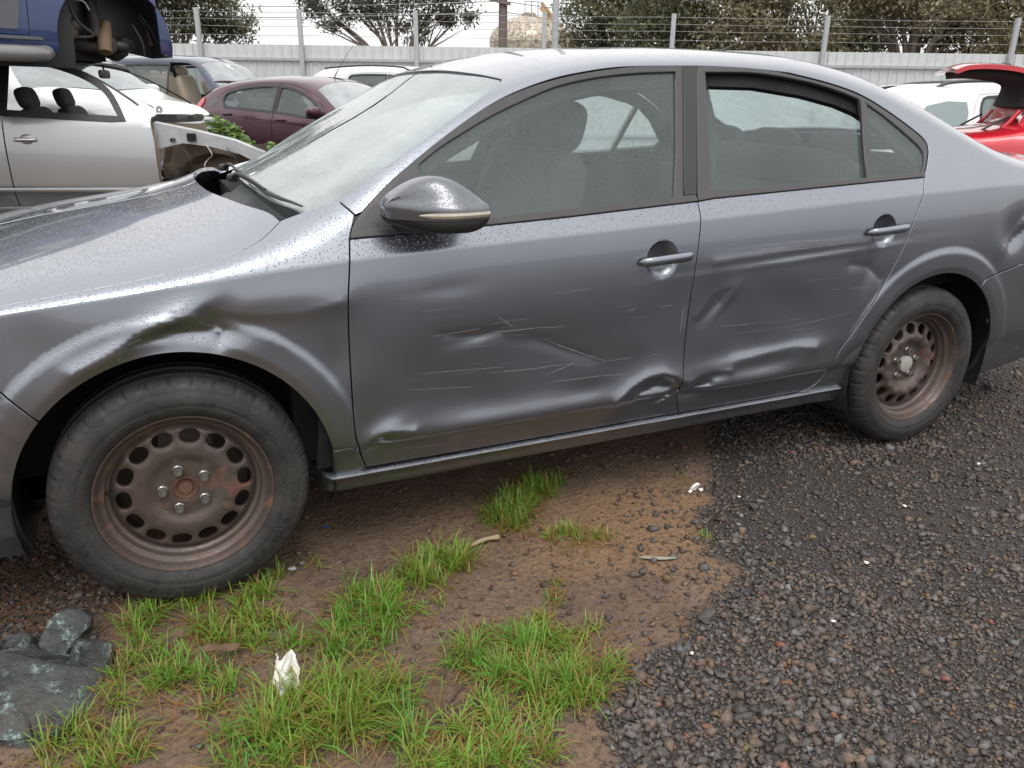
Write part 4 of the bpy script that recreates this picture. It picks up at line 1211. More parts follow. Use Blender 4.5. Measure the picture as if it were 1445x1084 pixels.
def frame_xy(n, near=1.0):
    """random ground points in the part of the yard the photograph shows, denser close by"""
    x = RNG.uniform(-1.3, 7.5, n); y = RNG.uniform(-2.9, 2.6, n)
    d = np.hypot(x - CAM[0], y - CAM[1]); keep = RNG.rand(n) < np.clip((2.2 / d) ** 1.7, 0, 1)
    b = (x - CAM[0]) * math.sin(YAW) + (y - CAM[1]) * math.cos(YAW); a = (x - CAM[0]) * math.cos(YAW) - (y - CAM[1]) * math.sin(YAW)
    keep &= (b > .5) & (np.abs(a) < b * 1.05 + .9) & ((np.abs(a) < b * .74 + .2) | (RNG.rand(n) < .6))
    return x[keep], y[keep]


def stone_cols(n, warm=.05, bright=1.0):
    b = RNG.uniform(.052, .130, n) * bright; h = RNG.rand(n)
    c = np.stack([b * 1.14, b * .98, b * .90], -1); br = RNG.rand(n) < .3; c[br] = c[br] * np.array([1.25, 1.0, .78])
    w = h < warm; c[w] = np.stack([RNG.uniform(.14, .26, w.sum()), RNG.uniform(.085, .14, w.sum()), RNG.uniform(.04, .08, w.sum())], -1)
    l = h > .965; c[l] = np.stack([RNG.uniform(.13, .22, l.sum())] * 3, -1)
    return c


x, y = frame_xy(800000)
m = gravel_mask(x, y); k = RNG.rand(len(x)) < np.maximum(m * (.40 + .57 * sst(.38, .56, fbm(x, y, 1.6, 4, 91))), .07 * gravel_mask(x + .30, y - .08))
x, y = x[k], y[k]
sz = np.exp(RNG.normal(math.log(.0049), .46, len(x))); sz = np.clip(sz, .0028, .019) * (1 + .35 * sst(.45, .65, fbm(x, y, 2.0, 3, 51)))
scatter('gravel', x, y, sz, stone_cols(len(x), .035), M_STONE)
x, y = frame_xy(150000)
m = gravel_mask(x, y); k = RNG.rand(len(x)) < (1 - m) * .8
x, y = x[k], y[k]
sz = np.clip(np.exp(RNG.normal(math.log(.0032), .62, len(x))), .0014, .016)
cl = stone_cols(len(x), .45, 1.0); soilc = RNG.rand(len(x)) < .5; cl[soilc] = np.array([.13, .085, .055]) * RNG.uniform(.6, 1.3, (soilc.sum(), 1))
scatter('soil_crumbs', x, y, sz, cl, M_STONE)

# grass
CLUMPS = [(-.073, -.925, .15, 330, .10), (.07, -.99, .13, 200, .09), (.125, -1.084, .10, 150, .08), (-.145, -1.134, .12, 260, .10), (-.02, -1.18, .10, 150, .08), (.167, -1.418, .17, 620, .14), (.30, -1.40, .12, 330, .12), (.04, -1.46, .10, 200, .10),
          (.391, -1.107, .13, 380, .11), (.33, -1.21, .12, 240, .10), (.45, -1.02, .07, 100, .08), (.616, -.97, .12, 330, .12), (.70, -.94, .06, 90, .08), (.949, -.755, .11, 330, .10), (.99, -.70, .10, 260, .09), (.93, -.83, .07, 110, .07), (1.10, -.62, .10, 260, .09), (1.17, -.63, .06, 90, .07),
          (1.063, -.96, .07, 150, .06), (1.14, -1.0, .06, 90, .05), (.72, -1.47, .15, 520, .11), (.62, -1.40, .13, 380, .10), (.81, -1.55, .10, 220, .10), (.84, -1.42, .09, 120, .07), (.70, -1.57, .10, 200, .10), (.434, -1.64, .12, 330, .09), (.56, -1.66, .10, 230, .09), (.52, -1.56, .09, 110, .08),
          (-.263, -1.313, .12, 260, .09), (-.12, -1.34, .07, 50, .07), (.339, -1.50, .09, 150, .10), (.90, -1.17, .03, 20, .04), (.86, -1.25, .04, 40, .05), (.78, -1.30, .05, 60, .05), (1.45, -1.14, .03, 16, .06), (1.62, -.78, .02, 10, .05), (.30, -.80, .03, 14, .06), (.40, -.90, .04, 16, .05), (.55, -1.14, .05, 24, .05), (-.42, -1.0, .05, 12, .08), (.17, -.86, .08, 90, .09), (.22, -1.17, .07, 70, .08), (.02, -1.30, .08, 60, .08)]
BV = []; BF = []; BC = []
for cx, cy, r, n, h in CLUMPS:
    n = int(n * 1.25); r = r * .90
    ang = RNG.uniform(0, 6.283, n); rad = r * np.sqrt(RNG.rand(n)) * RNG.uniform(.55, 1.1, n)
    # tussocks inside the clump: blades fan out from a handful of roots
    nt = max(2, n // 28); ta = RNG.uniform(0, 6.283, nt); tr = r * np.sqrt(RNG.rand(nt)) * .85
    ti = RNG.randint(0, nt, n)
    bx = cx + tr[ti] * np.cos(ta[ti]) + RNG.normal(0, .013, n); by = cy + tr[ti] * np.sin(ta[ti]) + RNG.normal(0, .013, n)
    hh = h * .82 * RNG.uniform(.4, 1.2, n); lean = np.abs(RNG.normal(.62, .36, n)); wd = RNG.uniform(.0009, .0020, n)
    hue = RNG.uniform(.72, 1.1); lum = RNG.uniform(.95, 1.2)
    for i in range(n):
        a = ang[i]; dx, dy = math.cos(a), math.sin(a); px_, py_ = -dy * wd[i], dx * wd[i]
        z0 = float(0); k = len(BV); L = hh[i]; le = lean[i]
        pts = []
        for q, wf in ((0, 1), (.35, 1), (.7, .75), (1, 0.08)):
            th = le * (.35 + 1.15 * q); o = L * q * math.sin(min(th, 1.5)) ; z = L * q * math.cos(min(th, 1.5))
            pts.append((bx[i] + dx * o, by[i] + dy * o, z, wf))
        for (X, Y, Z, wf) in pts: BV.append((X - px_ * wf, Y - py_ * wf, Z)); BV.append((X + px_ * wf, Y + py_ * wf, Z))
        for q in range(3): BF.append((k + 2 * q, k + 2 * q + 1, k + 2 * q + 3, k + 2 * q + 2))
        u = RNG.rand() * (.8 if hue < 1.1 else .6)
        dry = u < (.22 if h > .07 else .35)
        col = (.33, .22, .075) if dry and RNG.rand() < .7 else ((.22, .22, .05) if dry else ((.105 + .10 * RNG.rand()) * hue * lum, (.235 + .12 * RNG.rand()) * lum, (.026 + .024 * RNG.rand()) * lum))
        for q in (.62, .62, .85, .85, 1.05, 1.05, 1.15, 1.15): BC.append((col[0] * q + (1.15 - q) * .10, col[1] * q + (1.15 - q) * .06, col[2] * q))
    # dead straw lying flat round the foot of the clump
    for i in range(int(n * .16)):
        aa = RNG.uniform(0, 6.283); x0, y0 = cx + r * RNG.uniform(.2, 1.25) * math.cos(aa), cy + r * RNG.uniform(.2, 1.25) * math.sin(aa); a = RNG.uniform(0, 6.283); L = RNG.uniform(.03, .10); z = RNG.uniform(.003, .012); k = len(BV)
        dx, dy = math.cos(a), math.sin(a); cv = RNG.normal(0, .25)
        for q in (0, .5, 1):
            ca2, sa2 = math.cos(a + cv * q), math.sin(a + cv * q)
            for s in (-1, 1): BV.append((x0 + ca2 * L * q - sa2 * .0011 * s, y0 + sa2 * L * q + ca2 * .0011 * s, z + .010 * math.sin(q * 3.1)))
        BF += [(k, k + 1, k + 3, k + 2), (k + 2, k + 3, k + 5, k + 4)]; BC += [(.22 + .12 * RNG.rand(), .14 + .05 * RNG.rand(), .05)] * 6
# dry straw by the front wheel
for i in range(110):
    x0, y0 = RNG.uniform(-.62, -.28), RNG.uniform(-.86, -.45); a = RNG.normal(.2, .6); L = RNG.uniform(.05, .16); z = RNG.uniform(.004, .02); k = len(BV)
    dx, dy = math.cos(a), math.sin(a)
    for q in (0, .5, 1):
        for s in (-1, 1): BV.append((x0 + dx * L * q - dy * .0012 * s, y0 + dy * L * q + dx * .0012 * s, z + .012 * math.sin(q * 3.1)))
    BF += [(k, k + 1, k + 3, k + 2), (k + 2, k + 3, k + 5, k + 4)]; BC += [(.17 + .08 * RNG.rand(), .095, .035)] * 6
BV = np.array(BV); BV[:, 2] += ground_z(BV[:, 0], BV[:, 1]) - .003
me = raw_mesh('grass', BV, np.array(BF), True)
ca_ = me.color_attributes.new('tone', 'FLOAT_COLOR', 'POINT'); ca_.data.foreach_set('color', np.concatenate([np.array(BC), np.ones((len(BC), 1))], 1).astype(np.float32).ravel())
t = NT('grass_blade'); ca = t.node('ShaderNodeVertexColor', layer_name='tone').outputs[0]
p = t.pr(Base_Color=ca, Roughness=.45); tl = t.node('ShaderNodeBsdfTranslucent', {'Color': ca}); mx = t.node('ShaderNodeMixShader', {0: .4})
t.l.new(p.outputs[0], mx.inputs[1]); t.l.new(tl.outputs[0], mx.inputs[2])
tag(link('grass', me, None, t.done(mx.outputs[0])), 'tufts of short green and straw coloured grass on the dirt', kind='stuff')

# ------------------------------------------------------------------ other cars in the yard
def clipx(poly, x0, keep_less):
    """clip an outline by a line of constant X"""
    out = []; n = len(poly); ins = lambda p: (p[0] <= x0) == keep_less
    for i in range(n):
        a, b = poly[i], poly[(i + 1) % n]
        if ins(a): out.append(a)
        if ins(a) != ins(b):
            t = (x0 - a[0]) / (b[0] - a[0]); out.append((x0, a[1] + (b[1] - a[1]) * t))
    return out


LOWB = [(.1, .12), (.2, .08), (.28, .05), (.36, .028), (.42, .012), (.55, .002), (.65, 0), (1.6, 0)]
M_GLASS2 = glass('far_glass', (.55, .63, .62), .22, (.42, .48, .48), .3, 90)
M_WS2 = glass('far_windscreen', (.5, .6, .6), .62, (.74, .80, .82), .3, 90)
M_TAN = plain('tan_leather', (.30, .245, .19), .6, var=.15)


def bg_skin(zt, zA, zc, plan, **kw): return Skin(zt, zA, zc, plan, LOWB, **kw)


def wheel_far(parent, x, side, y, R, hub=M_BLACK):
    k = R / .316
    w = empty('wheel', (x, side * y, R), 0 if side < 0 else math.pi, parent=parent)
    o = link('tyre', TYRE_ME, w, M_RUBBER, scale=(k, 1, k))
    o = link('rim', RIM_ME, w, M_RIM, scale=(k, 1, k))
    link('wheel_disc', DISC_F, w, M_RIM, scale=(k, 1, k))


def bgcar(name, label, loc, rz, S, spec, body, seatmat=None, inside=True):
    car = empty(name, loc, rz, label, 'car', 'wrecked cars parked in the yard')
    x0, x1 = spec['x0'], spec['x1']; T = lambda X, t: (X, S.top(X, t)); res = spec.get('res', .07)
    op = spec.get('opening'); dlo = spec.get('dlo'); b = spec.get('b')
    ws_ = spec.get('ws'); rw_ = spec.get('rw')
    # windscreen: (centre base X, side base X, side top X, centre top X, t at the side base, t at the side top)
    wside = wtop = wbase = rside = None
    if ws_:
        cb, sb, st, ct, tb, tt = ws_
        wside = [T(sb + (st - sb) * q, tb + (tt - tb) * q) for q in np.linspace(0, 1, 8)]
        wtop = [T(st + (ct - st) * q, tt + (1 - tt) * q) for q in np.linspace(0, 1, 5)]
        wbase = [T(sb + (cb - sb) * q ** .7, tb + (1 - tb) * q) for q in np.linspace(0, 1, 6)]
    if rw_:
        cb2, sb2, st2, ct2, tb2, tt2 = rw_
        rside = [T(sb2 + (st2 - sb2) * q, tb2 + (tt2 - tb2) * q) for q in np.linspace(0, 1, 6)]
    fx = spec.get('front_cut')
    for si, side in enumerate((-1, 1)):
        lower = []
        for (cx, cz, R) in spec['arches']:
            if fx is not None and cx < fx: continue
            a = math.degrees(math.asin(min(1, max(-1, (spec['zs'] - cz) / R)))); lower += [(cx + R * math.cos(math.radians(180 - a)), spec['zs'])] + arc(cx, cz, R, 180 - a, a, 22)
        tail = [(x1, spec['zs'] + .05), (x1, float(S.zA(x1))), T(x1, 1)]
        if rw_: tail += [T(cb2, 1)] + rside + [T(ct2, 1)]
        if ws_: tail += wtop[::-1] + wside[::-1][1:]
        if fx is not None:
            poly = [(fx, spec['zs'])] + lower + tail + spec['front_edge']
        else:
            hs2 = [T(x, .16) for x in np.linspace((wside[0][0] if ws_ else .4) - .05, x0 + .16, 8)]
            poly = [(x0, spec['zs'] + .03)] + lower + tail + hs2 + [T(x0 + .10, .5), T(x0 + .09, 1), T(x0, 1), (x0, float(S.zA(x0)))]
        holes = [op] if op else []
        far_only = side < 0 and spec.get('far_cut')
        if far_only: poly = clipx(poly, spec['far_cut'], False); holes = []
        body_s = Panel().cut(S, poly, holes, res=res, side=side, gap=.001, dens=.06, dent=False).obj('body_side', body, car)
        if spec.get('zs_sill'):
            pass
        doors = []
        if op and not far_only:
            fdoor = clipx(op, b, True); rdoor = clipx(op, b, False)
            for dn_, poly_, key in (('front_door', fdoor, True), ('rear_door', rdoor, False)):
                if (side, dn_) in spec.get('missing', ()): doors.append(None); continue
                dl = clipx(dlo, b - .035 if key else b + .035, key)
                d = Panel().cut(S, poly_, [dl], res=res, side=side, gap=.006, dens=.06, dent=False).obj(dn_, body, car); doors.append(d)
                Panel().cut(S, dl, res=.12, side=side, gap=-.02, off=-.012, fold=0, dens=.08, dent=False).obj('window_pane', spec.get('glass', M_GLASS2), d) if (side, dn_) not in spec.get('open', ()) else None
                # black seal round the opening
                Panel().cut(S, [tuple(p) for p in inset(densify(dl, .05), -spec.get('seal', .028))], [dl], res=.06, side=side, gap=0, off=.003, fold=.004, dens=.05, dent=False).obj('window_frame', M_BLACK, d)
                hx, hz = spec['handles'][0 if key else 1]
                g = Geo(); p = S.P(hx, hz, side, False); g.sup((float(p[0]), float(p[1]) + side * .012, float(p[2])), (.085, .014, .016), .5, 14); g.obj('door_handle', spec.get('handle_mat', body), d)
                if 'cups' in spec:
                    g = Geo(); g.sup((float(p[0]) - .01, float(p[1]) - side * .004, float(p[2])), (.05, .012, .04), .9, 16); g.obj('handle_recess', spec.get('cups'), d)
            if spec.get('quarter'):
                q = spec['quarter']
                Panel().cut(S, q, res=.08, side=side, gap=0, off=.004, fold=.004, dens=.06, dent=False).obj('quarter_window', spec.get('quarter_mat', M_BLACK), body_s)
            if doors[0] is not None and spec.get('mirror'):
                mx_, mz = spec['mirror']; p = S.P(mx_, mz, side, False)
                g = Geo(); g.sup((mx_, side * (abs(float(p[1])) + .11), mz + .02), (.07, .10, .065), .65, 18); g.obj('mirror_cap', body, doors[0])
                g = Geo(); g.sup((mx_ + .02, side * (abs(float(p[1])) + .09), mz - .02), (.06, .11, .045), .65, 16); g.obj('mirror_body', M_BLACK, doors[0])
        for (nm, poly_, mt, off) in spec.get('extra', ()):
            Panel().cut(S, poly_, res=.05, side=side, gap=0, off=off, fold=max(.004, off), dens=.04, dent=False).obj(nm, mt, body_s)
        sx0 = fx if fx is not None else spec['arches'][0][0] + .3
        inn = Panel().cut(S, [(sx0, .30), (sx0, .93 * spec['zin']), (x1 - .35, spec['zin']), (x1 - .35, .9), (spec['arches'][-1][0] - .38, .3)], res=.15, side=side, off=-.07, fold=0, gap=0, dent=False)
        inn.obj('door_lining', spec.get('lining', M_CLOTH), car)
    if ws_ and not spec.get('no_ws'):
        p = Panel()
        for side in (-1, 1): p.cut(S, wside + wtop[1:] + wbase[::-1][:-1], res=.08, side=side, gap=0, off=-.004, fold=0, dens=.08, dent=False)
        p.obj('windscreen', M_WS2, car)
    if rw_:
        p = Panel()
        for side in (-1, 1): p.cut(S, [T(cb2, 1)] + rside + [T(ct2, 1)], res=.08, side=side, gap=0, off=-.004, fold=0, dens=.08, dent=False)
        p.obj('rear_window', M_WS2, car)
    if fx is None and spec.get('hood', True):
        p = Panel()
        for side in (-1, 1):
            p.cut(S, [T(x, .165) for x in np.linspace(wside[0][0] - .05, x0 + .16, 8)] + [T(x0 + .10, .5), T(x0 + .09, 1)] + [T(q, 1) for q in np.linspace(x0 + .2, ws_[0] - .04, 5)], res=.07, side=side, gap=.004, dens=.06, dent=False)
        p.obj('hood', body, car)
        g = Geo(); hwn = float(S.plan(x0)); g.box(x0 - .005, x0 + .06, -hwn, hwn, spec['zs'] + .05, float(S.zt(x0)) - .02); g.obj('front_end', M_BLACK, car)
    g = Geo(); hwn = float(S.plan(x1)) - .03; g.box(x1 - .05, x1 - .004, -hwn, hwn, spec['zs'] + .08, min(1.0, float(S.zA(x1)))); g.obj('tail_panel', body, car)
    if inside:
        g = Geo(); g.box(max(x0 + .6, fx or -9), x1 - .3, -.72, .72, spec['zs'] + .02, spec['zs'] + .08); g.obj('cabin_floor', M_GAP, car)
        sm = seatmat or M_CLOTH; sz = spec.get('seat_z', .55); sx = spec.get('seat_x', 1.05)
        global M_CLOTH_SAVE
        for (a, w, bench) in ((sx, -.36, False), (sx, .36, False), (sx + .85, 0, True)):
            n0 = set(car.children); seat(a, w, sz, car, 16, .25 if not bench else .6, bench)
            if seatmat:
                for o in [o for o in car.children if o not in n0]:
                    for q in [o] + list(o.children): q.data.materials[0] = seatmat
        if spec.get('no_dash'): sz = sz - .22
        g = Geo(); g.sup((.45 + spec.get('dash', 0), 0, .86 + sz - .55), (.2, .66, .12), .5, 20); g.obj('dashboard', M_BLACK, car)
        g = Geo(); Mx = Matrix.Translation((.75 + spec.get('dash', 0), .36, .95 + sz - .55)) @ Matrix.Rotation(math.radians(65), 4, 'Y')
        g.tube([tuple(Mx @ Vector((.185 * math.cos(a), .185 * math.sin(a), 0))) for a in np.linspace(0, 2 * math.pi, 25)], .015, 6, cap=False); g.bar(Mx @ Vector((0, -.18, 0)), Mx @ Vector((0, .18, 0)), .03, .02); g.obj('steering_wheel', M_BLACK, car)
    for (wx, wy, R) in spec.get('wheels', ()):
        for side in (-1, 1): wheel_far(car, wx, side, wy, R)
    g = Geo(); g.box(max(x0 + .3, (fx or -9)), x1 - .2, -.55, .55, spec['zs'] - .04, spec['zs'] + .04); g.obj('underbody', M_GAP, car)
    for (cx, cz, R) in spec['arches']:
        if fx is not None and cx < fx: continue
        for side in (-1, 1):
            g = Geo(); n = 16
            for i in range(n + 1):
                a = math.radians(-10 + 200 * i / n)
                for yq in (.84, .5): g.v.append((cx + (R + .012) * math.cos(a), side * yq, cz + (R + .012) * math.sin(a)))
            for i in range(n): g.f.append((2 * i, 2 * i + 1, 2 * i + 3, 2 * i + 2))
            k = len(g.v); g.v.append((cx, side * .5, cz))
            for i in range(n): g.f.append((2 * i + 1, k, 2 * i + 3))
            g.obj('wheel_arch_liner', M_BLACK, car)
    return car


YZ = lambda x, y: float(yard_z(np.array(x), np.array(y)))

# ---- maroon hatchback
M_MAROON = paint('maroon_paint', (.050, .007, .022), metal=.45, rough=.3, dirt=.2, drop_scale=90)
S1 = bg_skin(zt=[(-.82, .60), (-.74, .72), (-.55, .86), (-.2, .97), (.02, 1.03), (.35, 1.19), (.8, 1.40), (1.1, 1.465), (1.5, 1.485), (2.1, 1.46), (2.55, 1.40), (2.75, 1.33), (2.95, 1.13), (3.08, .95), (3.14, .75)],
             zA=[(-.82, .64), (-.5, .80), (0, .90), (.3, .96), (.5, 1.06), (.8, 1.24), (1.1, 1.355), (1.4, 1.395), (1.8, 1.39), (2.2, 1.35), (2.5, 1.29), (2.7, 1.20), (2.9, 1.0), (3.08, .86), (3.14, .7)],
             zc=[(-.82, .66), (0, .84), (.5, .885), (1.5, .95), (2.4, 1.01), (3.14, 1.0)],
             plan=[(-.82, .55), (-.7, .70), (-.4, .82), (0, .855), (1.2, .86), (2.4, .86), (2.75, .845), (3.0, .79), (3.14, .70)], tum=.50)
op1 = cr([(.52, .30), (.47, .45), (.46, .75), (.49, .92), (.62, 1.09), (.82, 1.225), (1.05, 1.325), (1.35, 1.375), (1.8, 1.375), (2.15, 1.325), (2.38, 1.255), (2.50, 1.14), (2.42, .95), (2.27, .72), (2.13, .46), (2.04, .31)], 3) + [(1.3, .295)]
dl1 = cr([(.64, 1.005), (.80, 1.135), (1.0, 1.235), (1.3, 1.315), (1.75, 1.325), (2.1, 1.285), (2.30, 1.235), (2.335, 1.16)], 3) + [(2.28, 1.085), (1.37, 1.035), (.85, .985)]
c1 = bgcar('hatchback_car', 'maroon five door hatchback with vines growing at its rear wheel', (3.19, 7.61, .05), math.radians(126.6), S1,
      dict(x0=-.80, x1=3.12, zs=.24, arches=[(0, .31, .345), (2.489, .31, .345)], opening=op1, dlo=dl1, b=1.42, handles=[(1.27, .93), (2.22, .985)], mirror=(.66, 1.02), ws=(.06, .34, .80, .86, .14, .22), rw=None, zin=.95,
           quarter=cr([(2.40, 1.215), (2.56, 1.13), (2.62, 1.06), (2.50, 1.075)], 3), quarter_mat=M_GLASS2, wheels=[(0, .74, .30), (2.489, .74, .30)],
           extra=[('tail_light', cr([(2.74, 1.22), (2.86, 1.08), (2.99, .86), (2.92, .80), (2.80, .97), (2.70, 1.14)], 3), M_RED, .012), ('door_crease', [(.50, .86), (1.42, .915), (2.3, .965), (2.3, .975), (1.42, .93), (.50, .875)], M_MAROON, .004)]), M_MAROON)
p_ = Panel()
for side in (-1, 1): p_.cut(S1, [(2.66, S1.top(2.66, .16)), (2.66, S1.top(2.66, 1)), (2.95, S1.top(2.95, 1)), (2.90, S1.top(2.90, .25))], res=.06, side=side, off=.012, fold=.01, dent=False)
p_.obj('rear_window', M_BLACK, c1)
g = Geo(); g.sup((2.72, 0, 1.40), (.12, .54, .022), .6, 20); g.obj('roof_spoiler', M_MAROON, c1)
g = Geo(); g.tube([(1.05, 0, 1.46), (.98, 0, 1.56), (.70, 0, 1.86)], [.008, .004, .002], 6); g.obj('roof_aerial', M_BLACK, c1)
for side in (-1, 1):
    g = Geo(); p = S1.P(-.62, .74, side, False); g.sup((-.60, side * .70, .74), (.16, .06, .07), .7, 16); g.obj('headlight', M_LAMP, c1)

# ---- silver saloon, front wing and nose gone
M_SILVER = paint('silver_paint', (.40, .41, .42), metal=.8, rough=.36, dirt=.15, drop_scale=90, wet=False)
S2 = bg_skin(ZT, ZA, ZC, PLAN, extra=lambda X, z: .010 * np.exp(-.5 * ((z - .425) / .016) ** 2) * sst(.44, .50, X))
op2 = fd_gap[::-1] + [p for p in fd_out if p[0] > .47] + rd_out[:-1] + rd_gap + [(1.5, .2955)]
dl2 = fd_in[:-5] + [(1.60, 1.372)] + rd_in[1:5] + q_in[2:] + [(1.5, 1.012), (.85, .972), (.70, .968)]
dl2 = cr([(.70, .975), (.80, 1.135), (.95, 1.235), (1.14, 1.305), (1.35, 1.345), (1.6, 1.36), (1.9, 1.36), (2.2, 1.315), (2.40, 1.235), (2.49, 1.13), (2.46, 1.06)], 4) + [(1.5, 1.012)]
c2 = bgcar('sedan_car', 'silver sedan stripped of its front wing, under the blue four wheel drive', (.84, 4.83, .14), math.radians(162), S2,
      dict(x0=-.9, x1=3.72, zs=.24, arches=[(0, .325, .378), (2.66, .32, .372)], front_cut=.44, front_edge=[(.46, .98), (.45, .80), (.44, .6)], opening=op2, dlo=dl2, b=1.53, handles=[(1.38, .80), (2.30, .83)], cups=M_SILVER,
           ws=(.25, .42, .98, .95, .13, .05), rw=(3.02, 2.98, 2.42, 2.36, .34, .40), zin=.95, open=((1, 'front_door'), (-1, 'front_door')), wheels=[(2.651, .77, .316)], lining=M_TAN, handle_mat=M_CHROME, no_ws=True, far_cut=2.62, no_dash=True, seal=.045, seat_z=.40,
           extra=[('pillar_trim', [(x_, s_ + .006) for x_, s_ in fd_out if x_ > .56][:26] + [(x_ - .012, s_ + .034) for x_, s_ in fd_out if x_ > .56][:26][::-1], M_BLACK, .004), ('sill_moulding', [(.48, .412), (2.15, .412), (2.17, .438), (.48, .438)], M_SILVER, .010), ('sill_trim', [(.44, .245), (2.2, .245), (2.2, .285), (.44, .285)], M_SILVER, .012)]), M_SILVER)
# bared inner wing with the strut tower, chassis rail and hanging wires
Panel().cut(S2, [(1.02, S2.top(1.02, .12)), (1.8, S2.top(1.8, .08)), (2.6, S2.top(2.6, .1)), (2.45, S2.top(2.45, .5)), (2.36, S2.top(2.36, 1)), (1.6, S2.top(1.6, 1)), (.96, S2.top(.96, 1))], res=.08, side=-1, gap=0, dent=False).obj('roof_skin', M_SILVER, c2)
M_APRON = plain('apron_steel', (.42, .43, .44), .45, metal=.5, var=.2, scale=14)
M_MUD = plain('muddy_liner', (.115, .088, .062), .8, var=.5, scale=9, bump=.004, bscale=40)
for side in (1,):
    tp = [(.46, .93), (.15, .865), (-.12, .795), (-.34, .70)]; bt = [(.46, .73), (.26, .775), (.05, .745), (-.15, .69), (-.34, .585)]; ys_ = (.775, .755, .70, .66, .64)
    g = Geo(); o_ = [(x_, side * (.66 + .25 * (x_ + .34) * .6), z_) for x_, z_ in tp + bt[::-1]]; i_ = [(p[0], p[1] - side * .09, p[2] + .006) for p in o_]; m_ = len(o_)
    g.add(o_ + i_, [(0, 1, 6, 7, 8), (1, 2, 5, 6), (2, 3, 4, 5), (m_, m_ + 8, m_ + 7, m_ + 6, m_ + 1), (m_ + 1, m_ + 6, m_ + 5, m_ + 2), (m_ + 2, m_ + 5, m_ + 4, m_ + 3)] + [(q, (q + 1) % m_, (q + 1) % m_ + m_, q + m_) for q in range(m_)])
    g.obj('inner_wing', M_APRON, c2, smooth=False)
    g = Geo(); g.box(.16, .22, side * .762 - .02, side * .762 + .02, .79, .85); g.obj('wing_slot', M_GAP, c2)
    g = Geo(); g.lathe([(.001, -.03), (.016, -.03), (.016, .03)], 12, 'y'); g.xf(Matrix.Translation((.33, side * .775, .80))); g.obj('grommet', M_BLACK, c2)
    g = Geo(); n = 20
    for i in range(n + 1):
        a = math.radians(5 + 170 * i / n)
        for yq, rr in ((.70, .40), (.60, .38), (.45, .30)): g.v.append((.05 + rr * .88 * math.cos(a), side * yq, .33 + rr * math.sin(a) * .92))
    for i in range(n):
        for j in range(2): g.f.append((3 * i + j, 3 * i + j + 1, 3 * i + 4 + j, 3 * i + 3 + j))
    k = len(g.v); g.v.append((0, side * .42, .33))
    for i in range(n): g.f.append((3 * i + 2, k, 3 * i + 5))
    g.obj('wheel_arch_liner', M_MUD, c2)
    g = Geo()
    for i in range(13):
        for j in range(7):
            x_, z_ = -.34 + .80 * i / 12, .26 + .50 * j / 6; g.v.append((x_, side * (.56 + .05 * math.sin(i * .9 + j) + .06 * (i > 10) + .03 * math.cos(j * 1.7)), z_))
    for i in range(12):
        for j in range(6): a_ = i * 7 + j; g.f.append((a_, a_ + 7, a_ + 8, a_ + 1))
    g.obj('mud_wall', M_MUD, c2)
    for q in range(4):
        r_ = random.Random(q * 7 + side); pts = [(.40 - .16 * q + .02 * r_.random(), side * .72, .83 - .03 * q)]
        for w_ in range(5): pts.append((pts[-1][0] - .05 + .1 * r_.random(), side * (.73 + .03 * r_.random()), pts[-1][2] - .09 + .05 * r_.random()))
        g = Geo(); g.tube(cr(pts, 4), .004, 5); g.obj('loose_wire', M_BLACK if q % 2 else M_APRON, c2)
g = Geo(); g.box(-.38, -.32, -.66, .66, .56, .63); g.obj('front_crossmember', M_APRON, c2)
g = Geo(); g.box(-.20, .40, -.45, .40, .36, .56); g.obj('engine_bay', M_GAP, c2)
g = Geo(); g.sup((1.02, .05, 1.29), (.014, .12, .035), .5, 16); g.tube([(1.02, .05, 1.32), (1.03, .05, 1.40)], .008); g.obj('interior_mirror', M_BLACK, c2)
for x_ in (.05,):
    for side in (-1, 1):
        g = Geo(); g.box(x_ - .14, x_ + .14, side * .55 - .12, side * .55 + .12, .0, .26); g.obj('chassis_stand', M_RIM_DARK, c2)

# ---- blue four-wheel-drive set on top of the silver one, front end torn off
M_BLUE = paint('blue_paint', (.020, .042, .125), metal=.5, rough=.3, dirt=.12, wet=False)
M_CLAD = plain('grey_cladding', (.095, .10, .11), .55, var=.15)
S3 = bg_skin(zt=[(-.9, .9), (-.6, 1.05), (0, 1.12), (.2, 1.16), (.5, 1.38), (.85, 1.66), (1.2, 1.74), (2, 1.76), (3, 1.72), (3.4, 1.6), (3.6, 1.2)],
             zA=[(-.9, .88), (0, 1.0), (.3, 1.06), (.55, 1.25), (.9, 1.55), (1.2, 1.64), (2, 1.66), (3, 1.62), (3.4, 1.5), (3.6, 1.1)],
             zc=[(-.9, .9), (0, .98), (1, 1.02), (3.6, 1.05)], plan=[(-.9, .80), (-.4, .88), (0, .90), (3.0, .90), (3.6, .85)], tum=.33)
op3 = cr([(.62, .52), (.60, .8), (.58, 1.05), (.78, 1.35), (1.0, 1.58), (1.4, 1.62), (2.2, 1.62), (2.45, 1.55), (2.5, 1.1), (2.3, .85), (2.2, .52)], 3)
dl3 = cr([(.78, 1.12), (.95, 1.38), (1.1, 1.54), (1.5, 1.57), (2.2, 1.57), (2.38, 1.5), (2.4, 1.12)], 3)
bz = 1.135
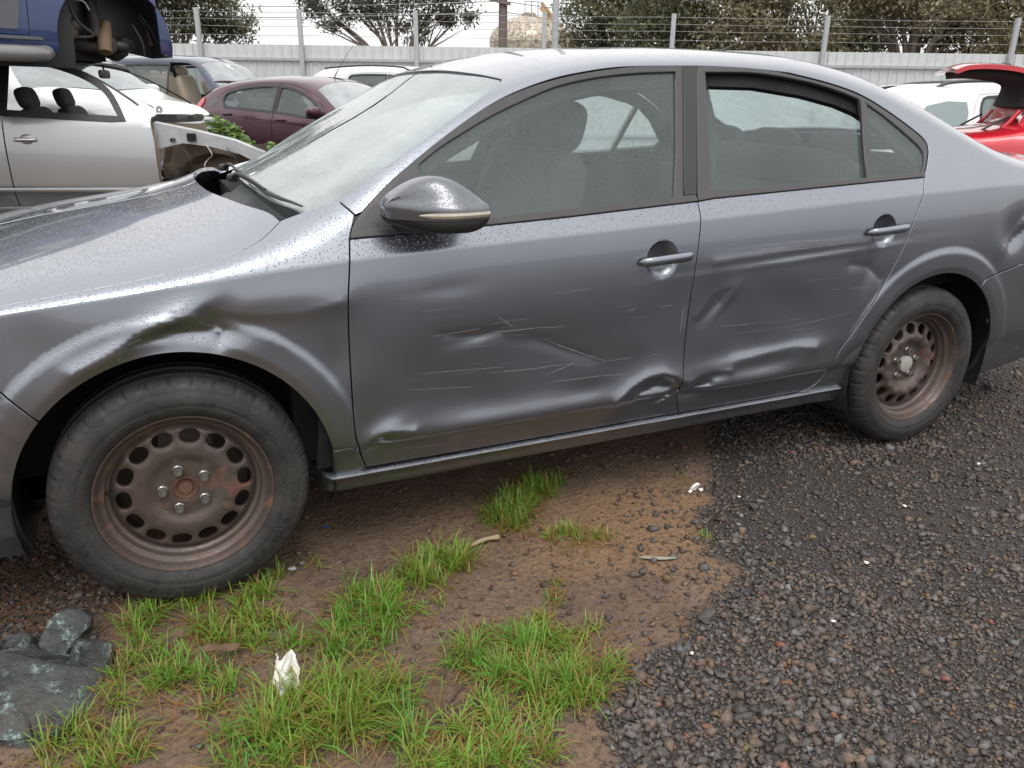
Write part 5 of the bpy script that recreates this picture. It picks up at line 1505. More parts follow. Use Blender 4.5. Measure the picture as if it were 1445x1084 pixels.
c3 = bgcar('suv_car', 'dark blue four wheel drive stacked on the silver sedan, front end torn off', (-.38, 5.19, bz), math.radians(205), S3,
      dict(x0=-.34, x1=3.5, zs=.42, arches=[(0, .50, .44), (2.65, .50, .42)], opening=op3, dlo=dl3, b=1.45, handles=[(1.3, .98), (2.2, 1.0)], ws=(.2, .34, .88, .84, .16, .2), zin=1.0, seat_z=.8, hood=False, mirror=(.75, 1.15),
           extra=[('door_cladding', cr([(.70, .56), (.66, .78), (.72, .84)], 2) + [(2.2, .84), (2.2, .56)], M_CLAD, .012), ('side_moulding', [(.74, .775), (2.2, .775), (2.2, .81), (.74, .81)], M_CLAD, .035), ('sill_moulding', [(.55, .498), (2.2, .498), (2.2, .515), (.55, .515)], M_CLAD, .03)]), M_BLUE, inside=True)
g = Geo()
for side in (-1, 1):
    g = Geo(); g.tube([(.50, side * .84, .42), (.56, side * .93, .405), (.70, side * .95, .40), (2.1, side * .95, .40), (2.25, side * .90, .41)], [.05, .055, .056, .056, .05], 14); g.obj('side_step', plain('step_grey', (.20, .20, .195), .4, metal=.4), c3)
M_GREASE = plain('greasy_metal', (.035, .031, .027), .6, var=.6, scale=18, bump=.004, bscale=50)
g = Geo(); n = 20
for i in range(n + 1):
    a = math.radians(0 + 180 * i / n)
    for yq, rr in ((.80, .455), (.62, .45), (.40, .40)): g.v.append((rr * math.cos(a) - .02, yq, .52 + rr * math.sin(a)))
for i in range(n):
    for j in range(2): g.f.append((3 * i + j, 3 * i + j + 1, 3 * i + 4 + j, 3 * i + 3 + j))
k = len(g.v); g.v.append((-.02, .36, .52))
for i in range(n): g.f.append((3 * i + 2, k, 3 * i + 5))
g.obj('wheel_arch_liner', M_MUD, c3)
for nm, pts, r_, mt in (('suspension_strut', [(.02, .50, .95), (.03, .60, .68), (.05, .66, .54)], [.05, .045, .06], M_GREASE), ('axle_stub', [(.0, .40, .52), (.0, .72, .50)], [.05, .07], M_GREASE),
                        ('steering_boot', [(-.04, .66, .66), (.02, .72, .54), (.05, .76, .44)], [.03, .055, .05], plain('rust_boot', (.13, .085, .05), .7, var=.3)), ('control_arm', [(.30, .42, .52), (.15, .55, .49), (.0, .66, .48)], [.04, .04, .05], M_GREASE),
                        ('brake_pipe', [(.36, .62, .90), (.26, .66, .82), (.12, .66, .80), (.08, .66, .74)], .008, M_APRON), ('anti_roll_bar', [(.26, .70, .86), (.22, .74, .66), (.12, .76, .56), (.22, .72, .54)], .011, M_GREASE),
                        ('chassis_rail', [(.55, .48, .50), (.0, .48, .50), (-.28, .48, .51)], .05, M_GREASE), ('hanging_hose', [(-.24, .66, .66), (-.28, .70, .54), (-.29, .70, .43)], .010, M_BLACK), ('loose_wire', [(-.30, .68, .74), (-.36, .70, .64), (-.40, .70, .55), (-.44, .70, .53)], .006, M_BLACK)):
    g = Geo(); g.tube(cr(pts, 5), r_ if not hasattr(r_, '__len__') else list(np.interp(np.linspace(0, 1, len(cr(pts, 5))), np.linspace(0, 1, len(r_)), r_)), 10); g.obj(nm, mt, c3)
rr_ = random.Random(4)
for q in range(16):
    x_ = rr_.uniform(-.26, .28); y_ = rr_.uniform(.34, .66); z_ = rr_.uniform(.47, .66)
    g = Geo(); g.sup((x_, y_, z_), (rr_.uniform(.04, .11), rr_.uniform(.03, .08), rr_.uniform(.03, .08)), rr_.uniform(.3, .8), 12, Matrix.Translation((x_, y_, z_)) @ Matrix.Rotation(rr_.uniform(-.6, .6), 4, 'Y') @ Matrix.Translation((-x_, -y_, -z_)))
    g.obj('engine_part', (M_GREASE, M_MUD, M_BLACK)[q % 3], c3)
g = Geo(); g.box(-.26, .40, -.50, .42, .46, .85); g.obj('engine_block', M_GREASE, c3)

# ---- white hatchback without its bumper
M_WHITE = paint('white_paint', (.62, .63, .64), metal=0, rough=.3, dirt=.1, wet=False)
S4 = bg_skin(zt=[(-.66, .80), (-.6, .84), (-.4, .92), (-.1, .98), (.06, 1.02), (.4, 1.20), (.85, 1.42), (1.1, 1.47), (1.6, 1.49), (2.3, 1.44), (2.75, 1.32), (3.0, 1.1), (3.1, .9)],
             zA=[(-.66, .76), (-.3, .86), (0, .91), (.3, .97), (.5, 1.06), (.85, 1.27), (1.1, 1.36), (1.5, 1.40), (2.3, 1.36), (2.75, 1.2), (3.0, 1.0), (3.1, .85)],
             zc=[(-.66, .76), (0, .86), (1.5, .95), (3.1, 1.0)], plan=[(-.66, .62), (-.5, .74), (-.2, .82), (.1, .845), (2.5, .845), (3.1, .75)], tum=.5)
c4 = bgcar('hatchback_car', 'white hatchback with its bonnet on and bare crash bar, bumper missing', (-.08, 6.66, .28), math.radians(125), S4,
      dict(x0=-.64, x1=3.0, zs=.30, arches=[(0, .34, .36), (2.46, .34, .35)], opening=op1, dlo=dl1, b=1.42, handles=[(1.27, .93), (2.22, .985)], mirror=(.66, 1.02), ws=(.10, .36, .86, .92, .12, .2), zin=.95, wheels=[(0, .73, .30), (2.46, .73, .30)]), M_WHITE)
g = Geo(); g.tube(cr([(-.60, -.62, .66), (-.72, -.45, .66), (-.76, 0, .66), (-.72, .45, .66), (-.60, .62, .66)], 4), .035, 8); g.obj('bumper_beam', M_APRON, c4)
g = Geo(); g.tube(cr([(-.58, -.66, .74), (-.70, -.40, .72), (-.72, 0, .71), (-.70, .40, .72), (-.58, .66, .74)], 4), .018, 8); g.obj('front_crossmember', M_APRON, c4)
g = Geo(); g.bar((-.72, .60, .60), (-.80, -.40, .60), .05, .10); g.obj('crash_bar', M_APRON, c4)
g = Geo(); g.sup((-.60, -.54, .74), (.06, .12, .05), .6, 16); g.obj('headlight', M_LAMP, c4)
for q in range(6):
    g = Geo(); x_, y_ = -.62 + .06 * rr_.random(), rr_.uniform(-.5, .6); g.sup((x_, y_, .66 + .1 * rr_.random()), (.05, .08, .06), .5, 10); g.obj('engine_part', M_GREASE, c4)
g = Geo(); g.lathe([(.012, 0), (.038, 0), (.040, -.004), (.012, -.004)], 20, 'x'); g.xf(Matrix.Translation((-.62, 0, .85))); g.obj('bonnet_badge', M_CHROME, c4)

# ---- dark four-wheel-drive with a door gone
M_NAVY = paint('slate_paint', (.045, .055, .085), metal=.5, rough=.3, dirt=.1, wet=False)
c5 = bgcar('suv_car', 'dark slate blue wagon with front door missing, tan seat showing', (2.30, 12.25, .16), math.radians(140), S3,
      dict(x0=-.85, x1=3.5, zs=.42, arches=[(0, .42, .40), (2.65, .42, .40)], opening=op3, dlo=dl3, b=1.45, handles=[(1.3, .98), (2.2, 1.0)], ws=(.2, .34, .88, .84, .16, .2), zin=1.0, seat_z=.80, seat_x=1.0, missing=((1, 'front_door'),), wheels=[(0, .78, .36), (2.65, .78, .36)],
           lining=M_TAN, quarter=cr([(2.62, 1.16), (2.62, 1.50), (3.1, 1.46), (3.2, 1.2)], 2), quarter_mat=M_GLASS2), M_NAVY, seatmat=M_TAN)

# ---- white wagon behind the maroon car
S6 = bg_skin(zt=[(-.85, .75), (-.7, .9), (-.2, 1.02), (.1, 1.08), (.5, 1.35), (.85, 1.58), (1.2, 1.66), (2, 1.69), (3, 1.66), (3.35, 1.56), (3.5, 1.2)],
             zA=[(-.85, .76), (0, .95), (.3, 1.02), (.55, 1.2), (.9, 1.46), (1.2, 1.55), (2, 1.58), (3, 1.54), (3.35, 1.42), (3.5, 1.05)],
             zc=[(-.85, .8), (0, .92), (1, .98), (3.5, 1.04)], plan=[(-.85, .70), (-.4, .84), (0, .88), (3.0, .88), (3.35, .84), (3.5, .78)], tum=.36)
op6 = cr([(.55, .36), (.52, .7), (.54, .98), (.75, 1.26), (1.0, 1.48), (1.4, 1.54), (2.2, 1.54), (2.42, 1.47), (2.46, 1.05), (2.3, .75), (2.15, .36)], 3)
dl6 = cr([(.75, 1.06), (.92, 1.29), (1.1, 1.44), (1.5, 1.49), (2.2, 1.49), (2.35, 1.42), (2.36, 1.10)], 3)
c6 = bgcar('wagon_car', 'white wagon with tall red tail lamp parked along the metal fence', (5.66, 11.01, .14), math.radians(124), S6,
      dict(x0=-.83, x1=3.42, zs=.30, arches=[(0, .36, .38), (2.6, .36, .38)], opening=op6, dlo=dl6, b=1.45, handles=[(1.3, .95), (2.2, .98)], ws=(.12, .3, .86, .82, .16, .2), zin=1.0, seat_z=.68, wheels=[(0, .76, .33), (2.6, .76, .33)], mirror=(.7, 1.08),
           quarter=cr([(2.56, 1.12), (2.54, 1.43), (3.0, 1.38), (3.12, 1.16)], 2), quarter_mat=M_GLASS2, extra=[('tail_light', [(3.18, 1.46), (3.36, 1.36), (3.41, 1.02), (3.24, 1.02)], M_RED, .012)]), M_WHITE)
for side in (-1, 1):
    g = Geo(); p0 = [(x_, side * (float(S6.w(np.array(x_), S6.zA(x_), False)) - .05), float(S6.zA(x_)) + .085) for x_ in np.linspace(.95, 3.0, 12)]; g.tube(p0, .016, 6); g.obj('roof_rail', M_BLACK, c6)

# ---- right: white wagon with roof rails, and the red saloon with its boot open
c7 = bgcar('wagon_car', 'white wagon with black roof rails behind the open red boot', (11.42, 3.3, .0), math.radians(154), S6,
      dict(x0=-.83, x1=3.42, zs=.30, arches=[(0, .36, .38), (2.6, .36, .38)], opening=op6, dlo=dl6, b=1.45, handles=[(1.3, .95), (2.2, .98)], ws=(.12, .3, .86, .82, .16, .2), zin=1.0, seat_z=.68, wheels=[(0, .76, .33), (2.6, .76, .33)], mirror=(.7, 1.08),
           quarter=cr([(2.56, 1.12), (2.54, 1.43), (3.0, 1.38), (3.12, 1.16)], 2), quarter_mat=M_GLASS2), M_WHITE)
for side in (-1, 1):
    g = Geo(); yy = side * .56; pts = [(.95, yy, 1.60), (1.10, yy, 1.665), (1.5, yy, 1.70), (2.2, yy, 1.70), (2.7, yy, 1.665), (2.85, yy, 1.60)]; g.tube(cr(pts, 4), .022, 8); g.obj('roof_rail', M_TRIM, c7)

c7.scale = (1, 1, .91)
M_REDP = paint('red_paint', (.50, .012, .025), metal=.1, rough=.28, dirt=.1, wet=False)
c8 = bgcar('sedan_car', 'bright red sedan with its boot lid raised beside the grey car', (9.03, -.21, .0), math.radians(136), bg_skin(ZT, ZA, ZC, PLAN),
      dict(x0=-.9, x1=3.66, zs=.24, arches=[(0, .325, .378), (2.66, .32, .372)], opening=op2, dlo=dl2, b=1.53, handles=[(1.38, .80), (2.30, .83)], mirror=(.66, 1.0), ws=(.25, .37, .97, .93, .30, .20), rw=(3.02, 2.98, 2.42, 2.36, .34, .40), zin=.95, wheels=[(0, .77, .316), (2.651, .77, .316)]), M_REDP)
M_FELT = plain('boot_felt', (.014, .014, .015), .95, var=.3, scale=30)
# the raised lid: deck standing up from its hinge, rear face pointing backwards
def lid_strip(path, hw, th, inset_=0.0):
    g = Geo(); n = 12
    for (x_, z_, nx_, nz_) in path:
        for j in range(n + 1):
            u = -1 + 2 * j / n; e = 1 - .035 * abs(u) ** 4
            g.v.append((x_ - nx_ * .03 * u * u, hw * u * e, z_ - nz_ * .03 * u * u))
        for j in range(n + 1):
            u = -1 + 2 * j / n; e = 1 - .035 * abs(u) ** 4
            g.v.append((x_ - nx_ * (th + .03 * u * u), hw * u * e, z_ - nz_ * (th + .03 * u * u)))
    m = n + 1; w = 2 * m; L_ = len(path)
    for i in range(L_ - 1):
        for j in range(n):
            a = i * w + j; g.f.append((a, a + 1, a + w + 1, a + w)); b_ = i * w + m + j; g.f.append((b_, b_ + w, b_ + w + 1, b_ + 1))
        for j in (0, n): a = i * w + j; g.f.append((a, a + w, a + w + m, a + m))
    for i in (0, L_ - 1):
        for j in range(n): a = i * w + j; g.f.append((a, a + 1, a + 1 + m, a + m))
    return g


hx_, hz_ = 3.02, 1.04
lp = cr([(hx_, hz_), (hx_ - .07, hz_ + .20), (hx_ - .11, hz_ + .38), (hx_ - .06, hz_ + .49), (hx_ + .08, hz_ + .545), (hx_ + .28, hz_ + .57), (hx_ + .46, hz_ + .565), (hx_ + .56, hz_ + .53)], 4)
path = []
for i, p in enumerate(lp):
    a = lp[max(0, i - 1)]; b_ = lp[min(len(lp) - 1, i + 1)]; tx, tz = b_[0] - a[0], b_[1] - a[1]; l_ = math.hypot(tx, tz); path.append((p[0], p[1], -tz / l_, tx / l_))
lid = lid_strip(path, .60, .035).obj('boot_lid', M_REDP, c8, angle=50)
inn_ = [(x_ - nx_ * .030, z_ - nz_ * .030, nx_, nz_) for (x_, z_, nx_, nz_) in path[4:-3]]
lid_strip(inn_, .54, .05).obj('lid_lining', M_FELT, lid, angle=50)
for side in (-1, 1):
    g = Geo(); g.tube(cr([(hx_ + .36, side * .52, hz_ - .14), (hx_ + .22, side * .53, hz_ - .02), (hx_ + .10, side * .53, hz_ + .10), (hx_ + .03, side * .52, hz_ + .20)], 5), .018, 8); g.obj('lid_hinge', M_REDP, lid)
    g = Geo(); g.tube([(hx_ + .48, side * .55, hz_ - .08), (hx_ + .10, side * .55, hz_ + .16)], .009, 6); g.obj('gas_strut', M_BLACK, lid)
g = Geo(); g.box(3.06, 3.64, -.60, .60, .88, .92); g.box(3.04, 3.06, -.6, .6, .5, 1.0); g.obj('boot_blackout', M_FELT, c8)  # black tray and back plate added to darken the open boot
g = Geo(); g.sup((hx_ + .12, .1, hz_ + .545), (.04, .05, .03), .7, 12); g.obj('lid_badge', M_TRIM, lid)

# ------------------------------------------------------------------ fence
M_SHEET = plain('fence_sheet', (.56, .58, .58), .42, metal=.25, var=.10, scale=3)
M_GALV = plain('galvanised', (.40, .41, .42), .5, metal=.4, var=.2, scale=12)
M_WIRE = plain('fence_wire', (.30, .30, .30), .5, metal=.6)
FA = np.array([.96, 17.66]); FD = np.array([17.21, -8.02]); FD = FD / np.linalg.norm(FD); FN = np.array([FD[1], -FD[0]])
FN = FN if FN @ (CAM[:2] - FA) > 0 else -FN
fence = empty('metal_fence', (float(FA[0]), float(FA[1]), 0), math.atan2(FD[1], FD[0]), 'pale grey corrugated steel fence with posts and strands of wire', 'fence')
posts = [-9.5, -7.0, -4.6, -2.0, .78, 3.02, 5.56, 8.37, 11.19, 14.54, 18.68, 22.2, 26.0]
H_F = 2.33
# local frame: x along the fence, y = -FN side
sgn = 1 if (np.array([-FD[1], FD[0]]) @ FN) > 0 else -1
for i, (a, b) in enumerate(zip(posts[:-1], posts[1:])):
    g = Geo(); k = 0; x_ = a; rib = []
    while x_ < b - 1e-6:
        for dx, dy in ((0, 0), (.13, 0), (.15, .028), (.18, .028), (.20, 0)):
            if x_ + dx < b: rib.append((x_ + dx, dy))
        x_ += .20
    rib.append((b, 0))
    for (x_, dy) in rib: g.v += [(x_, sgn * dy, -.05), (x_, sgn * dy, H_F)]
    for q in range(len(rib) - 1): g.f.append((2 * q, 2 * q + 2, 2 * q + 3, 2 * q + 1))
    g.obj('fence_sheet', M_SHEET, fence, smooth=False)
    for hz in (.5, H_F - .30):
        g = Geo(); g.bar((a + .03, sgn * .055, hz), (b - .03, sgn * .055, hz), .05, .055); g.obj('fence_rail', M_GALV, fence, smooth=False)
for p in posts:
    g = Geo(); g.box(p - .045, p + .045, sgn * .032, sgn * .122, -.1, 3.05); g.obj('fence_post', M_GALV, fence, smooth=False)
for hz in (2.52, 2.70, 2.84, 2.98):
    for a, b in zip(posts[:-1], posts[1:]):
        g = Geo(); g.tube([(a, sgn * .07, hz), ((a + b) / 2, sgn * .07, hz - .012), (b, sgn * .07, hz)], .0045, 4, cap=False); g.obj('fence_wire', M_WIRE, fence)

# ------------------------------------------------------------------ beyond the fence
M_BARK = plain('gum_bark', (.20, .165, .135), .85, var=.4, scale=3, bump=.02, bscale=10)


def leafmat(name, c):
    t = NT(name); n = t.noise(t.obj(), .9, 3); r_ = t.node('ShaderNodeVertexColor', layer_name='tone').outputs[0]
    col = t.mix(.6, t.mix(n, tuple(x * .7 for x in c), tuple(x * 1.35 for x in c)), r_, 'MIX')
    p = t.pr(Base_Color=col, Roughness=.6); tl = t.node('ShaderNodeBsdfTranslucent', {'Color': col}); mx = t.node('ShaderNodeMixShader', {0: .42})
    t.l.new(p.outputs[0], mx.inputs[1]); t.l.new(tl.outputs[0], mx.inputs[2]); return t.done(mx.outputs[0])


LEAF = {'olive': leafmat('leaf_olive', (.165, .17, .10)), 'brown': leafmat('leaf_brown', (.225, .20, .12)), 'green': leafmat('leaf_green', (.125, .16, .08)), 'grey': leafmat('leaf_grey', (.14, .142, .11))}
LCOL = {'olive': (.165, .17, .10), 'brown': (.225, .20, .12), 'green': (.125, .16, .08), 'grey': (.14, .142, .11)}


def tree(label, base, lobes, kind, seed, trunk_r=.22, leaf=.17, n_per=900, trunk_h=2.0, group='gum trees beyond the fence', name='gum_tree', droop=.35):
    """lobes: (dx, dy, z, rx, rz) leaf masses carried on limbs"""
    r_ = np.random.RandomState(seed); x, y = base
    root = empty(name, (x, y, 0), 0, label, 'tree', group)
    g = Geo(); fork = (r_.uniform(-.2, .2), r_.uniform(-.2, .2), trunk_h)
    g.tube(cr([(0, 0, -.2), (fork[0] * .4, fork[1] * .4, trunk_h * .5), fork], 4), list(np.linspace(trunk_r, trunk_r * .7, 9)), 9)
    for (dx, dy, z, rx, rz) in lobes:
        mid = (fork[0] + dx * .45 + r_.uniform(-.3, .3), fork[1] + dy * .45, trunk_h + (z - trunk_h) * .55)
        pts = cr([fork, mid, (dx, dy, z - rz * .1)], 5); g.tube(pts, list(np.linspace(trunk_r * .5, .035, len(pts))), 6)
        for q in range(3):
            e = (dx + r_.normal(0, rx * .5), dy + r_.normal(0, rx * .5), z + r_.normal(0, rz * .5)); g.tube([mid, ((mid[0] + e[0]) / 2 + r_.normal(0, .15), (mid[1] + e[1]) / 2, (mid[2] + e[2]) / 2), e], [.05, .03, .012], 5)
    g.obj('trunk', M_BARK, root)
    V = []; C = []
    for (dx, dy, z, rx, rz) in lobes:
        ncl = max(7, int(22 * rx * rz / 2))
        cc = r_.normal(size=(ncl, 3)); cc /= np.linalg.norm(cc, axis=1, keepdims=True); cc *= r_.uniform(.35, 1.0, (ncl, 1)) ** .6
        cc = cc * np.array([rx, rx, rz]) + np.array([dx, dy, z])
        cs = r_.uniform(.28, .60, ncl) * min(1, (rx + rz) / 3)
        n = int(n_per * rx * rz / 2.2)
        ci = r_.randint(0, ncl, n); p = r_.normal(size=(n, 3)) * cs[ci][:, None] * np.array([1, 1, .72]) + cc[ci]
        a = r_.uniform(0, 6.283, n); tl = r_.normal(-droop, .6, n); L = leaf * r_.uniform(.6, 1.4, n); W = L * .28
        d = np.stack([np.cos(a) * np.cos(tl), np.sin(a) * np.cos(tl), np.sin(tl)], -1); s = np.stack([-np.sin(a), np.cos(a), r_.normal(0, .5, n)], -1); s /= np.linalg.norm(s, axis=1, keepdims=True)
        V.append(np.stack([p - d * L[:, None] * .5, p + s * W[:, None], p + d * L[:, None] * .5, p - s * W[:, None]], 1))
        tone = r_.uniform(.55, 1.6, ncl)[ci] * r_.uniform(.7, 1.3, n); col = np.array(LCOL[kind])[None] * tone[:, None]
        dry = r_.rand(n) < .12; col[dry] = np.array([.25, .17, .095]) * r_.uniform(.6, 1.2, (dry.sum(), 1)); C.append(col)
    V = np.concatenate(V); C = np.concatenate(C); n = len(V)
    me = raw_mesh('crown', V.reshape(-1, 3), np.arange(4 * n).reshape(n, 4))
    ca_ = me.color_attributes.new('tone', 'FLOAT_COLOR', 'POINT'); ca_.data.foreach_set('color', np.concatenate([np.repeat(C, 4, 0), np.ones((4 * n, 1))], 1).astype(np.float32).ravel())
    link('crown', me, root, LEAF[kind])
    return root


def lobes(r_, n, w, z0, z1, rx, rz): return [(r_.uniform(-w, w), r_.uniform(-w * .5, w * .5), r_.uniform(z0, z1), rx * r_.uniform(.7, 1.25), rz * r_.uniform(.7, 1.25)) for _ in range(n)]


def ray_at(px, D):
    """ground point seen at photograph column px, D metres ahead"""
    return (float(CAM[0] + D * (math.sin(YAW) + math.cos(YAW) * (px - 722.5) / 1040)), float(CAM[1] + D * (math.cos(YAW) - math.sin(YAW) * (px - 722.5) / 1040)))


q = random.Random(3)
rs_ = np.random.RandomState(8)
tree('wide olive gum tree with crown over the fence behind the dark wagon', ray_at(315, 38), [(-1.6, 0, 5.0, 1.5, 1.3), (0, 0, 5.9, 1.8, 1.5), (1.5, .3, 5.1, 1.3, 1.1), (2.5, 0, 4.1, .9, .6), (-.6, .4, 4.0, 1.6, .9), (.6, 0, 7.6, 1.8, 1.2), (-1.9, 0, 3.8, 1.1, .9), (1.2, 0, 3.9, 1.2, .7)], 'olive', 1, n_per=4600)
tree('open forked gum tree with bare limbs and grey green leaves', ray_at(575, 42), [(-3.2, 0, 4.9, 1.0, .75), (-1.9, .4, 5.8, 1.2, .9), (-.4, 0, 5.2, 1.2, 1.1), (.4, .3, 6.6, 1.7, 1.0), (1.9, 0, 5.6, 1.3, 1.2), (3.0, .2, 6.2, 1.2, 1.2), (3.3, 0, 5.0, .8, .7), (-2.4, 0, 7.2, 1.5, .9), (1.2, 0, 4.3, .8, .6), (-4.0, 0, 5.4, .6, .5)], 'grey', 2, n_per=3600, trunk_h=1.6)
for i, (px, D, k, w, z0, z1, n, lab) in enumerate([(845, 36, 'olive', 1.6, 3.0, 6.2, 9, 'dense olive gum tree beside the rusty dome'), (925, 33, 'olive', 2.2, 2.2, 6.0, 12, 'dark olive gum tree behind the roof of the grey sedan'), (1015, 31, 'brown', 2.2, 2.2, 6.2, 12, 'brownish gum tree in front of the second wooden pole'),
                                                  (1110, 34, 'green', 2.4, 2.2, 5.6, 12, 'green leafy gum tree between brownish ones'), (1200, 30, 'brown', 2.4, 2.2, 5.8, 13, 'large brownish gum tree with sky gaps in its crown'), (1290, 31, 'brown', 2.2, 2.2, 5.4, 11, 'straw tinted gum tree above the red boot lid'), (1360, 40, 'brown', 1.8, 2.2, 3.6, 7, 'low brownish tree near the fence end'), (1435, 44, 'green', 2.0, 2.6, 4.6, 7, 'round dark green tree at the far end of the fence'), (1530, 40, 'green', 2.4, 2.4, 4.6, 9, 'dark green tree past the last fence posts'), (1620, 38, 'olive', 2.4, 2.4, 5.0, 9, 'olive tree past the last fence posts'), (180, 36, 'olive', 2.2, 2.4, 5.5, 9, 'olive tree half hidden by the blue four wheel drive'), (60, 38, 'green', 2.4, 2.4, 6, 9, 'green tree hidden behind the blue four wheel drive')]):
    tree(lab, ray_at(px, D), lobes(rs_, n + 4, w, z0 - .3, z1, 1.2, 1.0), k, 20 + i, n_per=2000, trunk_h=1.5)

# wooden poles, steel pole, wires, dome
M_POLE = plain('timber_pole', (.16, .125, .115), .85, var=.3, scale=5, bump=.01, bscale=20)
M_RUSTDOME = rusty('dome_cladding', (.55, .49, .38), .30)
for (px, D, lab) in ((706, 40, 'brown timber power pole with a short crossarm beside the dome'), (1099, 45, 'brown timber power pole standing among the gum trees')):
    x_, y_ = ray_at(px, D); r0 = empty('power_pole', (x_, y_, 0), -YAW, lab, 'pole', 'timber power poles')
    g = Geo(); g.tube([(0, 0, -.3), (0, 0, 12)], [.22, .17], 12); g.obj('shaft', M_POLE, r0)
    g = Geo(); g.bar((-1.1, -.25, 5.4 + .2), (.35, -.25, 5.1 + .2), .10, .12); g.obj('crossarm', M_POLE, r0, smooth=False)
    for q_ in (-1.0, -.55, .2):
        g = Geo(); g.lathe([(.03, 0), (.06, .03), (.04, .08), (.06, .11), (.02, .16)], 10, 'z'); g.xf(Matrix.Translation((q_, -.25, 5.66 - .1 * (q_ > 0) - .2 * (q_ + 1) * .2))); g.obj('insulator', M_TRIM, r0)
x_, y_ = ray_at(769, 19.5); r0 = empty('steel_pole', (x_, y_, 0), 0, 'tall thin galvanised steel pole standing behind the fence', 'pole')
g = Geo(); g.tube([(0, 0, -.2), (0, 0, 7)], .075, 12); g.obj('shaft', M_GALV, r0)
g = Geo(); g.lathe([(.09, 2.2), (.11, 2.22), (.11, 2.3), (.09, 2.32)], 12, 'z'); g.obj('clamp', M_GALV, r0)
P1 = ray_at(706, 40); P2 = ray_at(1099, 45); P0 = ray_at(-200, 40); P3 = ray_at(1700, 42)
for hgt, hn in ((5.45, 'lower'), (5.0, 'lowest'), (7.2, 'highest'), (6.6, 'upper')):
    for a, b, wn_ in ((P0, P1, 'crossing the sky to the pole beside the dome'), (P1, P2, 'slung between the two timber poles'), (P2, P3, 'running from the pole among the gums past the fence end')):
        pts = [(a[0] + (b[0] - a[0]) * s_, a[1] + (b[1] - a[1]) * s_, hgt - 1.2 * 4 * s_ * (1 - s_) * .35) for s_ in np.linspace(0, 1, 12)]
        o = Geo().tube(pts, .018, 4, cap=False).obj('power_line', M_WIRE); tag(o, hn + ' thin power line ' + wn_, 'cable', 'power lines')
x_, y_ = ray_at(737, 60); dome = empty('dome_tank', (x_, y_, 0), 0, 'rust stained pale dome roofed tank beyond the fence', 'tank')
g = Geo(); g.lathe([(2.72, 0), (2.72, 4.9)], 40, 'z'); g.obj('tank_wall', M_RUSTDOME, dome)
for j in range(12):
    g = Geo(); n = 8
    for i in range(n + 1):
        ph = math.pi / 2 * i / n * .93
        for q_ in range(4):
            th = 2 * math.pi * (j + q_ / 3 * .985) / 12; rr = 2.75 * math.cos(ph); g.v.append((rr * math.cos(th), rr * math.sin(th), 4.9 + 1.75 * math.sin(ph)))
    for i in range(n):
        for q_ in range(3): a = i * 4 + q_; g.f.append((a, a + 1, a + 5, a + 4))
    g.obj('dome_panel', M_RUSTDOME, dome)
g = Geo(); g.lathe([(.5, 6.5), (.5, 6.75), (.35, 6.85)], 16, 'z'); g.obj('dome_cap', M_RUSTDOME, dome)
g = Geo(); g.bar((.5, -.9, 7.4), (2.9, -1.6, 4.7), .5, .12); g.bar((.3, -1.2, 7.1), (2.7, -1.9, 4.4), .05, .3); g.obj('stair', plain('stair_ochre', (.45, .30, .18), .8), dome, smooth=False)
for q_ in (-.5, 0, .5, .9):
    g = Geo(); g.tube([(q_, -.4, 6.5), (q_, -.4, 7.5)], .03, 5); g.obj('railing_post', M_WIRE, dome)
g = Geo(); g.tube([(-.5, -.4, 7.5), (.9, -.4, 7.5)], .03, 5); g.obj('handrail', M_WIRE, dome)

# grey slatted screen and a strip of lattice against the fence, seen under the blue car
x_, y_ = ray_at(118, 15.5); r0 = empty('lattice_screen', (x_, y_, 0), -YAW, 'cream diamond lattice strip beside grey slats under the blue wreck', 'screen')
for i in range(5):
    g = Geo(); g.box(-.62 + .115 * i, -.53 + .115 * i, -.02, .02, 0, 2.25); g.obj('slat', M_CLAD, r0, smooth=False)
for i in range(10):
    for sg in (-1, 1):
        z_ = 1.0 + .13 * i; g = Geo(); a_ = (.0, -.01 * sg, z_ if sg > 0 else z_ + .5); b_ = (.5, -.01 * sg, z_ + .5 if sg > 0 else z_); g.bar(a_, b_, .012, .03); g.obj('lattice_strip', plain('lattice_cream', (.62, .58, .48), .7), r0, smooth=False)
for zz in (.9, 2.8):
    g = Geo(); g.box(-.05, .55, -.03, .03, zz, zz + .05); g.obj('frame_rail', plain('lattice_cream', (.62, .58, .48), .7), r0, smooth=False)
for xx in (-.05, .5):
    g = Geo(); g.box(xx, xx + .05, -.03, .03, 0, 2.85); g.obj('frame_post', plain('lattice_cream', (.62, .58, .48), .7), r0, smooth=False)

# ------------------------------------------------------------------ weeds by the maroon car
M_WEED = leafmat('weed_leaf', (.10, .19, .05)); LCOL['weed'] = (.10, .19, .05); LEAF['weed'] = M_WEED


